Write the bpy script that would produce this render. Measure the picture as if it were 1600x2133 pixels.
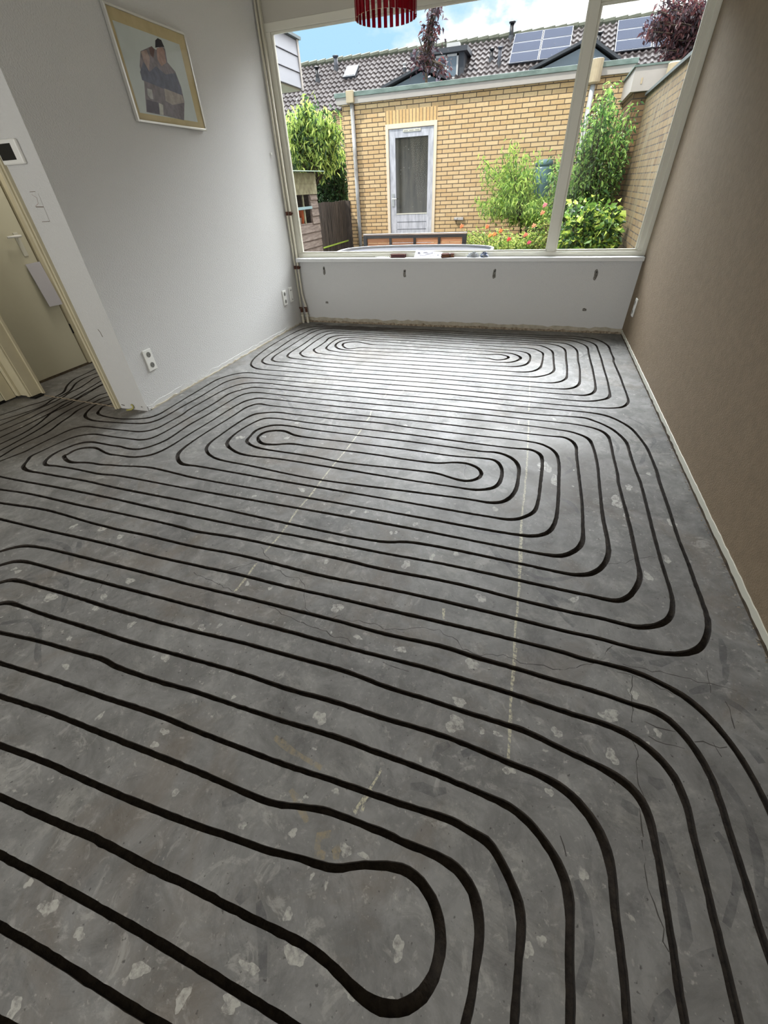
import bpy, math, random
from mathutils import Vector, Matrix, geometry
import numpy as np
R_ = random.Random(7)
C = bpy.context.scene.collection
for o in list(bpy.data.objects): bpy.data.objects.remove(o)
sc = bpy.context.scene
# ------------------------------------------------------------ camera
FPX = 843.987
CAM = Vector((2.7130, -4.9887, 1.2865))
def basis(yaw, pit, roll):
    cy, sy, cp, sp = math.cos(yaw), math.sin(yaw), math.cos(pit), math.sin(pit)
    f = Vector((sy*cp, cy*cp, sp)); r = Vector((cy, -sy, 0)); u = r.cross(f)
    c, s = math.cos(roll), math.sin(roll)
    return c*r+s*u, -s*r+c*u, f
RR, UU, FF = basis(-0.3405, -0.6730, -0.0525)
cam_d = bpy.data.cameras.new('camera'); cam = bpy.data.objects.new('camera', cam_d); C.objects.link(cam)
cam_d.sensor_fit = 'HORIZONTAL'; cam_d.sensor_width = 36.0; cam_d.lens = FPX/1600*36.0
cam_d.clip_start = 0.02; cam_d.clip_end = 400
cam.matrix_world = Matrix(((RR.x, UU.x, -FF.x, CAM.x), (RR.y, UU.y, -FF.y, CAM.y), (RR.z, UU.z, -FF.z, CAM.z), (0, 0, 0, 1)))
sc.camera = cam
def hit(px, py, ax, val):
    """point of the photograph -> point on the plane axis=val"""
    d = FF + RR*((px-800)/FPX) - UU*((py-1066.5)/FPX)
    return CAM + d*((val-CAM[ax])/d[ax])
# ------------------------------------------------------------ world, sun, exposure
sc.view_settings.view_transform = 'Standard'; sc.view_settings.look = 'None'
sc.view_settings.gamma = 1; sc.view_settings.use_curve_mapping = False
sc.view_settings.exposure = 0.90
SUN = 2.6; SKY = 0.95; GLOW = 17.5   # GLOW: extra sky brightness added high on the garden side to light the room
w = bpy.data.worlds.new('sky'); sc.world = w; w.use_nodes = True
nt = w.node_tree; nt.nodes.clear()
def N(nt, t, **k):
    n = nt.nodes.new(t)
    for a, b in k.items():
        if a == 'i':
            for kk, vv in b.items(): n.inputs[kk].default_value = vv
        else: setattr(n, a, b)
    return n
tc = N(nt, 'ShaderNodeTexCoord')
mp = N(nt, 'ShaderNodeMapping', i={'Scale': (1, 1, 1.9)})
no = N(nt, 'ShaderNodeTexNoise', i={'Scale': 4.2, 'Detail': 8, 'Roughness': .56})
sx = N(nt, 'ShaderNodeSeparateXYZ')
ma = N(nt, 'ShaderNodeMath', operation='MULTIPLY_ADD', i={1: 0.62, 2: 0.165})
ad = N(nt, 'ShaderNodeMath', operation='ADD')
rp = N(nt, 'ShaderNodeValToRGB')
rp.color_ramp.elements[0].position = .47; rp.color_ramp.elements[0].color = (.27, .45, .60, 1)
rp.color_ramp.elements[1].position = .60; rp.color_ramp.elements[1].color = (1.0, 1.0, 1.02, 1)
e = rp.color_ramp.elements.new(.53); e.color = (.42, .54, .64, 1)
bg = N(nt, 'ShaderNodeBackground', i={'Strength': SKY}); ow = N(nt, 'ShaderNodeOutputWorld')
L = nt.links.new
L(tc.outputs['Generated'], mp.inputs['Vector']); L(mp.outputs[0], no.inputs['Vector'])
L(tc.outputs['Generated'], sx.inputs[0]); L(sx.outputs['X'], ma.inputs[0])
L(ma.outputs[0], ad.inputs[0]); L(no.outputs['Fac'], ad.inputs[1])
L(ad.outputs[0], rp.inputs[0]); L(rp.outputs[0], bg.inputs['Color']); L(bg.outputs[0], ow.inputs[0])
def mr(a, lo, hi, v0, v1):
    n = N(nt, 'ShaderNodeMapRange', i={1: lo, 2: hi, 3: v0, 4: v1}); n.interpolation_type = 'SMOOTHSTEP'; L(a, n.inputs[0]); return n.outputs[0]
g1 = N(nt, 'ShaderNodeMath', operation='MULTIPLY'); L(mr(sx.outputs['Z'], .25, .48, 0, GLOW), g1.inputs[0]); L(mr(sx.outputs['Y'], .05, .5, 0, 1), g1.inputs[1])
ax = N(nt, 'ShaderNodeMath', operation='ABSOLUTE'); L(sx.outputs['X'], ax.inputs[0]); g0 = g1
g1 = N(nt, 'ShaderNodeMath', operation='MULTIPLY'); L(g0.outputs[0], g1.inputs[0]); L(mr(ax.outputs[0], .2, .62, 1, 0), g1.inputs[1])
g2 = N(nt, 'ShaderNodeMath', operation='ADD', i={1: SKY}); L(g1.outputs[0], g2.inputs[0]); L(g2.outputs[0], bg.inputs['Strength'])
gc = N(nt, 'ShaderNodeMix', data_type='RGBA', i={7: (.93, .97, 1.0, 1)}); g3 = N(nt, 'ShaderNodeMath', operation='MULTIPLY', i={1: .25}); g3.use_clamp = True
L(g1.outputs[0], g3.inputs[0]); L(g3.outputs[0], gc.inputs[0]); L(rp.outputs[0], gc.inputs[6]); L(gc.outputs[2], bg.inputs['Color'])
sd = bpy.data.lights.new('sun', 'SUN'); sd.energy = SUN; sd.angle = math.radians(2.5); sd.color = (1, .95, .86)
so = bpy.data.objects.new('sun', sd); C.objects.link(so)
so.rotation_euler = Vector((0.62, 0.52, -1.0)).to_track_quat('-Z', 'Y').to_euler()
def area(name, loc, size, rot, e, col, portal=False):
    l = bpy.data.lights.new(name, 'AREA'); l.shape = 'RECTANGLE'; l.size, l.size_y = size; l.energy = e; l.color = col
    if portal: l.cycles.is_portal = True
    o = bpy.data.objects.new(name, l); o.location = loc; o.rotation_euler = rot; C.objects.link(o); return o
REAR = 64.0
# sky portal in the big window; fill light added behind the camera at an assumed rear window
area('front_window_portal', (1.85, .14, 1.58), (3.5, 1.68), (math.radians(-90), 0, 0), 1, (1, 1, 1), True)
area('rear_fill_light', (1.6, -8.35, 1.45), (4.6, 2.0), (math.radians(58), 0, 0), REAR, (1, .985, .95))
area('hall_fill_light', (-.95, -1.6, 2.60), (.4, .4), (0, 0, 0), 7.0, (1, .93, .82))  # fill light added to brighten the hall
# ------------------------------------------------------------ helpers
def rgb(r, g, b):
    f = lambda c: (c/255/12.92 if c/255 <= .04045 else ((c/255+.055)/1.055)**2.4)
    return (f(r), f(g), f(b), 1)
def new_mat(name):
    m = bpy.data.materials.new(name); m.use_nodes = True
    return m, m.node_tree, m.node_tree.nodes['Principled BSDF']
def mat(name, col, rough=.6, metal=0, var=0, vscale=6, bump=0, bscale=80, spec=None, detail=4, trans=0, ior=None, vcol=None, stretch=(1, 1, 1), alpha=1):
    m, nt, b = new_mat(name); L = nt.links.new
    b.inputs['Base Color'].default_value = col; b.inputs['Roughness'].default_value = rough; b.inputs['Metallic'].default_value = metal
    if spec is not None: b.inputs['Specular IOR Level'].default_value = spec
    if trans: b.inputs['Transmission Weight'].default_value = trans
    if ior: b.inputs['IOR'].default_value = ior
    if alpha < 1: b.inputs['Alpha'].default_value = alpha
    t = N(nt, 'ShaderNodeTexCoord'); mpn = N(nt, 'ShaderNodeMapping', i={'Scale': stretch}); L(t.outputs['Object'], mpn.inputs['Vector'])
    if var or vcol:
        n = N(nt, 'ShaderNodeTexNoise', i={'Scale': vscale, 'Detail': detail, 'Roughness': .6}); L(mpn.outputs[0], n.inputs['Vector'])
        mx = N(nt, 'ShaderNodeValToRGB')
        c2 = vcol or tuple(c*(1-var) for c in col[:3])+(1,)
        mx.color_ramp.elements[0].position = .35; mx.color_ramp.elements[0].color = c2
        mx.color_ramp.elements[1].position = .65; mx.color_ramp.elements[1].color = col
        L(n.outputs['Fac'], mx.inputs[0]); L(mx.outputs[0], b.inputs['Base Color'])
    if bump:
        n2 = N(nt, 'ShaderNodeTexNoise', i={'Scale': bscale, 'Detail': 3}); L(mpn.outputs[0], n2.inputs['Vector'])
        bp = N(nt, 'ShaderNodeBump', i={'Strength': bump, 'Distance': .004}); L(n2.outputs['Fac'], bp.inputs['Height']); L(bp.outputs[0], b.inputs['Normal'])
    return m
def link(name, me, parent=None, mats=()):
    o = bpy.data.objects.new(name, me); C.objects.link(o)
    for m in mats: me.materials.append(m)
    if parent: o.parent = parent
    return o
def tag(o, label=None, cat=None, group=None, kind=None):
    if label: o['label'] = label
    if cat: o['category'] = cat
    if group: o['group'] = group
    if kind: o['kind'] = kind
    return o
def empty(name, loc, label, cat, group=None, rz=0, kind=None):
    o = bpy.data.objects.new(name, None); C.objects.link(o); o.location = loc; o.rotation_euler = (0, 0, rz)
    o.empty_display_size = .1
    return tag(o, label, cat, group, kind)
class MB:
    """collects shapes (world coordinates), built as one mesh; origin moved to the parent"""
    def __init__(s): s.v = []; s.f = []; s.m = []
    def add(s, vs, fs, mi=0):
        k = len(s.v); s.v += [tuple(v) for v in vs]; s.f += [tuple(i+k for i in f) for f in fs]; s.m += [mi]*len(fs); return s
    def box(s, a, b, mi=0):
        x0, y0, z0 = (min(a[i], b[i]) for i in range(3)); x1, y1, z1 = (max(a[i], b[i]) for i in range(3))
        return s.add([(x0,y0,z0),(x1,y0,z0),(x1,y1,z0),(x0,y1,z0),(x0,y0,z1),(x1,y0,z1),(x1,y1,z1),(x0,y1,z1)],
                     [(0,3,2,1),(4,5,6,7),(0,1,5,4),(1,2,6,5),(2,3,7,6),(3,0,4,7)], mi)
    def hexa(s, lo, hi, mi=0):
        return s.add(list(lo)+list(hi), [(0,3,2,1),(4,5,6,7),(0,1,5,4),(1,2,6,5),(2,3,7,6),(3,0,4,7)], mi)
    def tube(s, pts, r, n=10, mi=0, cap=True):
        pts = [Vector(p) for p in pts]; rr = r if isinstance(r, (list, tuple)) else [r]*len(pts)
        t0 = (pts[1]-pts[0]).normalized(); up = Vector((0,0,1)) if abs(t0.z) < .9 else Vector((1,0,0))
        u = t0.cross(up).normalized(); vs = []
        for i, p in enumerate(pts):
            t = (pts[min(i+1, len(pts)-1)]-pts[max(i-1, 0)]).normalized()
            u = (u-t*u.dot(t)).normalized(); v = t.cross(u)
            vs += [p+u*math.cos(2*math.pi*k/n)*rr[i]+v*math.sin(2*math.pi*k/n)*rr[i] for k in range(n)]
        fs = [(i*n+k, i*n+(k+1) % n, (i+1)*n+(k+1) % n, (i+1)*n+k) for i in range(len(pts)-1) for k in range(n)]
        if cap: fs += [tuple(range(n))[::-1], tuple((len(pts)-1)*n+k for k in range(n))]
        return s.add(vs, fs, mi)
    def lathe(s, c, prof, n=24, mi=0, axis='z'):
        c = Vector(c); vs = []
        for r, h in prof:
            for k in range(n):
                a = 2*math.pi*k/n; p = (r*math.cos(a), r*math.sin(a), h)
                if axis == 'x': p = (h, r*math.cos(a), r*math.sin(a))
                if axis == 'y': p = (r*math.sin(a), h, r*math.cos(a))
                vs.append(c+Vector(p))
        m = len(prof)
        fs = [(i*n+k, i*n+(k+1) % n, (i+1)*n+(k+1) % n, (i+1)*n+k) for i in range(m-1) for k in range(n)]
        fs += [tuple(range(n))[::-1], tuple((m-1)*n+k for k in range(n))]
        return s.add(vs, fs, mi)
    def prism(s, poly, a, b, axis=2, mi=0):
        """poly in the two other axes (cyclic order kept), extruded a..b along axis"""
        def P(u, v, w):
            return (u, v, w) if axis == 2 else ((w, u, v) if axis == 0 else (u, w, v))
        n = len(poly)
        return s.add([P(u, v, a) for u, v in poly]+[P(u, v, b) for u, v in poly],
                     [tuple(range(n))[::-1], tuple(range(n, 2*n))]+[(i, (i+1) % n, n+(i+1) % n, n+i) for i in range(n)], mi)
    def build(s, name, mats, parent=None, smooth=False, bevel=0, fix=True):
        off = parent.matrix_basis.translation if parent else Vector((0, 0, 0))
        p = parent.parent if parent else None
        while p: off = off+p.matrix_basis.translation; p = p.parent
        me = bpy.data.meshes.new(name); me.from_pydata([tuple(Vector(v)-off) for v in s.v], [], s.f)
        if not isinstance(mats, (list, tuple)): mats = [mats]
        for m in mats: me.materials.append(m)
        me.polygons.foreach_set('material_index', s.m)
        if smooth: me.polygons.foreach_set('use_smooth', [True]*len(me.polygons))
        me.update()
        if fix:
            import bmesh
            bm = bmesh.new(); bm.from_mesh(me); bmesh.ops.recalc_face_normals(bm, faces=bm.faces); bm.to_mesh(me); bm.free()
        o = bpy.data.objects.new(name, me); C.objects.link(o)
        if parent: o.parent = parent
        if bevel:
            b = o.modifiers.new('bevel', 'BEVEL'); b.width = bevel; b.segments = 2; b.limit_method = 'ANGLE'; b.angle_limit = math.radians(40)
        return o
# ------------------------------------------------------------ materials
M = {}
M['wall'] = mat('white_plaster', rgb(208,208,206), .85, bump=1.0, bscale=110)
M['wall_band'] = mat('bare_plaster', rgb(186,178,160), .9, var=.25, vscale=18, bump=.5, bscale=60)
M['brown'] = mat('brown_plaster', rgb(136,118,95), .8, vcol=rgb(126,109,87), vscale=26, bump=.9, bscale=140, detail=7)
M['trimwhite'] = mat('cream_paint', rgb(206,204,190), .38)
M['sill'] = mat('sill_white', rgb(214,215,214), .3)
M['ceil'] = mat('ceiling_paint', rgb(222,218,206), .9)
M['panel'] = mat('panel_above_window', rgb(176,172,160), .7)
M['door'] = mat('cream_door', rgb(206,202,178), .45, var=.04, vscale=3)
M['post'] = mat('beige_frame', rgb(205,196,166), .45, var=.08, vscale=6)
M['plate'] = mat('white_plastic', rgb(235,235,230), .28)
M['hole'] = mat('socket_hole', rgb(120,120,114), .4)
M['dark'] = mat('near_black', rgb(16,16,15), .35)
M['rust'] = mat('rusty_steel', rgb(92,52,34), .8, var=.5, vscale=90)
M['pipe'] = mat('pipe_paint', rgb(214,209,190), .35, var=.05, vscale=20)
M['steel'] = mat('steel', rgb(190,190,188), .3, metal=1)
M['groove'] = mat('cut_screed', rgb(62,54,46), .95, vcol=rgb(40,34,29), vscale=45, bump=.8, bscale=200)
M['rubble'] = mat('crumbled_mortar', rgb(176,163,142), .95, vcol=rgb(112,98,80), vscale=40, bump=1, bscale=90)
M['gap'] = mat('edge_gap_dirt', rgb(92,80,62), .95, vcol=rgb(58,48,38), vscale=30)
def thin_glass(name, ior=1.16):
    m, nt, b = new_mat(name); nt.nodes.remove(b); L = nt.links.new
    f = N(nt, 'ShaderNodeFresnel', i={'IOR': ior}); t = N(nt, 'ShaderNodeBsdfTransparent'); g = N(nt, 'ShaderNodeBsdfGlossy', i={'Roughness': 0.0}); x = N(nt, 'ShaderNodeMixShader')
    ge = N(nt, 'ShaderNodeNewGeometry'); k = N(nt, 'ShaderNodeMath', operation='SUBTRACT', i={0: 1.0}); L(ge.outputs['Backfacing'], k.inputs[1]); k2 = N(nt, 'ShaderNodeMath', operation='MULTIPLY'); L(f.outputs[0], k2.inputs[0]); L(k.outputs[0], k2.inputs[1]); L(k2.outputs[0], x.inputs[0]); L(t.outputs[0], x.inputs[1]); L(g.outputs[0], x.inputs[2]); L(x.outputs[0], nt.nodes['Material Output'].inputs['Surface']); return m
M['glass'] = thin_glass('clear_glass')
def concrete(name, tint=None, lo=.45, hi=.55, mx=1.0, nscale=30):
    m, nt, b = new_mat(name); L = nt.links.new
    t = N(nt, 'ShaderNodeTexCoord')
    def noise(s, d=5, r=.6, dist=0):
        n = N(nt, 'ShaderNodeTexNoise', i={'Scale': s, 'Detail': d, 'Roughness': r, 'Distortion': dist}); L(t.outputs['Object'], n.inputs['Vector']); return n.outputs['Fac']
    def ramp(f, a, b_, c0=(0,0,0,1), c1=(1,1,1,1)):
        r = N(nt, 'ShaderNodeValToRGB'); e = r.color_ramp.elements
        e[0].position = a; e[0].color = c0; e[1].position = b_; e[1].color = c1; L(f, r.inputs[0]); return r.outputs[0]
    def mix(f, a, b_, op='MIX'):
        x = N(nt, 'ShaderNodeMix', data_type='RGBA', blend_type=op)
        for s, vv in ((0, f), (6, a), (7, b_)):
            if hasattr(vv, 'links') or isinstance(vv, bpy.types.NodeSocket): L(vv, x.inputs[s])
            else: x.inputs[s].default_value = vv
        return x.outputs[2]
    def mul(a, b_):
        x = N(nt, 'ShaderNodeMath', operation='MULTIPLY')
        for s, vv in ((0, a), (1, b_)):
            if isinstance(vv, bpy.types.NodeSocket): L(vv, x.inputs[s])
            else: x.inputs[s].default_value = vv
        return x.outputs[0]
    inv = ((1,1,1,1), (0,0,0,1))
    col = ramp(noise(1.3, 6, .62), .36, .64, rgb(102,101,98), rgb(124,123,121))
    col = mix(.5, col, ramp(noise(7, 8, .72, .6), .38, .62, rgb(88,87,84), rgb(142,141,139)))
    # brown smeared patches, darker worn patches, pale dust and smears
    col = mix(mul(ramp(noise(2.1, 7, .7, .8), .52, .66), .5), col, rgb(104,93,80))
    col = mix(mul(ramp(noise(3.9, 8, .75, .9), .36, .46, *inv), .45), col, rgb(76,75,75))
    col = mix(mul(ramp(noise(3.3, 9, .76, .5), .55, .66), .5), col, rgb(158,156,150))
    col = mix(mul(mul(ramp(noise(14, 7, .72, .9), .55, .64), ramp(noise(1.7, 4), .42, .60)), .5), col, rgb(168,166,160))
    # small pale splashes and grains, dark pits
    fleck = mul(ramp(noise(38, 3, .6), .63, .70), ramp(noise(2.4, 3), .44, .60))
    col = mix(mul(fleck, .55), col, rgb(184,181,172))
    col = mix(mul(ramp(noise(110, 2, .5), .67, .75), .4), col, rgb(176,173,165))
    col = mix(mul(ramp(noise(75, 3, .5), .27, .33, *inv), .7), col, rgb(44,41,38))
    col = mix(mul(mul(ramp(noise(26, 8, .8, .6), .57, .66), ramp(noise(1.9, 4), .46, .60)), .45), col, rgb(178,176,168))
    stn = noise(9, 6, .7)
    # spilled stains with a shape of their own: (cx, cy, rx, ry, colour, strength)
    for cx, cy, rx, ry, c_, st in ((.80,-.20,.62,.10,(46,33,24),.85),(1.55,-.17,.55,.08,(66,52,40),.5),(.27,-.10,.10,.035,(46,30,20),.9),(-.66,-2.80,.42,.20,(46,36,28),.72),
                                   (-.48,-3.25,.5,.28,(62,56,48),.5),(-.35,-3.86,.42,.16,(62,58,52),.45),(1.35,-1.15,.42,.30,(92,84,74),.5),(3.05,-2.9,.35,.45,(78,72,64),.6),(2.9,-2.45,.5,.3,(140,138,134),.35)):
        s = N(nt, 'ShaderNodeMapping', i={'Location': (-cx/rx, -cy/ry, 0), 'Scale': (1/rx, 1/ry, 0)}); L(t.outputs['Object'], s.inputs['Vector'])
        ln = N(nt, 'ShaderNodeVectorMath', operation='LENGTH'); L(s.outputs[0], ln.inputs[0])
        h_ = N(nt, 'ShaderNodeMath', operation='MULTIPLY', i={1: .35}); L(ln.outputs['Value'], h_.inputs[0]); a_ = N(nt, 'ShaderNodeMath', operation='MULTIPLY_ADD', i={1: .56}); L(stn, a_.inputs[0]); L(h_.outputs[0], a_.inputs[2])
        col = mix(mul(ramp(a_.outputs[0], .45, .70, (1,1,1,1), (0,0,0,1)), st), col, rgb(*c_))
    if tint: col = mix(mul(ramp(noise(nscale, 5, .7), lo, hi), mx), col, tint)
    L(col, b.inputs['Base Color'])
    b.inputs['Roughness'].default_value = .5; L(ramp(noise(5, 5), .3, .7, (.52,)*3+(1,), (.72,)*3+(1,)), b.inputs['Roughness'])
    bp = N(nt, 'ShaderNodeBump', i={'Strength': .35, 'Distance': .002}); L(noise(35, 6, .7), bp.inputs['Height']); L(bp.outputs[0], b.inputs['Normal'])
    return m
M['floor'] = concrete('bare_screed')
M['scuff'] = concrete('screed_with_dark_scuff', rgb(66,66,69), .32, .62, .62, 16)
M['chalk'] = concrete('screed_with_chalk', rgb(196,190,162), .42, .56, .8, 110)
M['paint'] = concrete('screed_with_pale_paint', rgb(184,182,174), .36, .56, .75, 55)
M['crack'] = concrete('screed_crack', rgb(48,44,40), .2, .35, .9, 60)
M['rustpaint'] = concrete('screed_yellow_smear', rgb(150,136,102), .38, .6, .6, 50)
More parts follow.
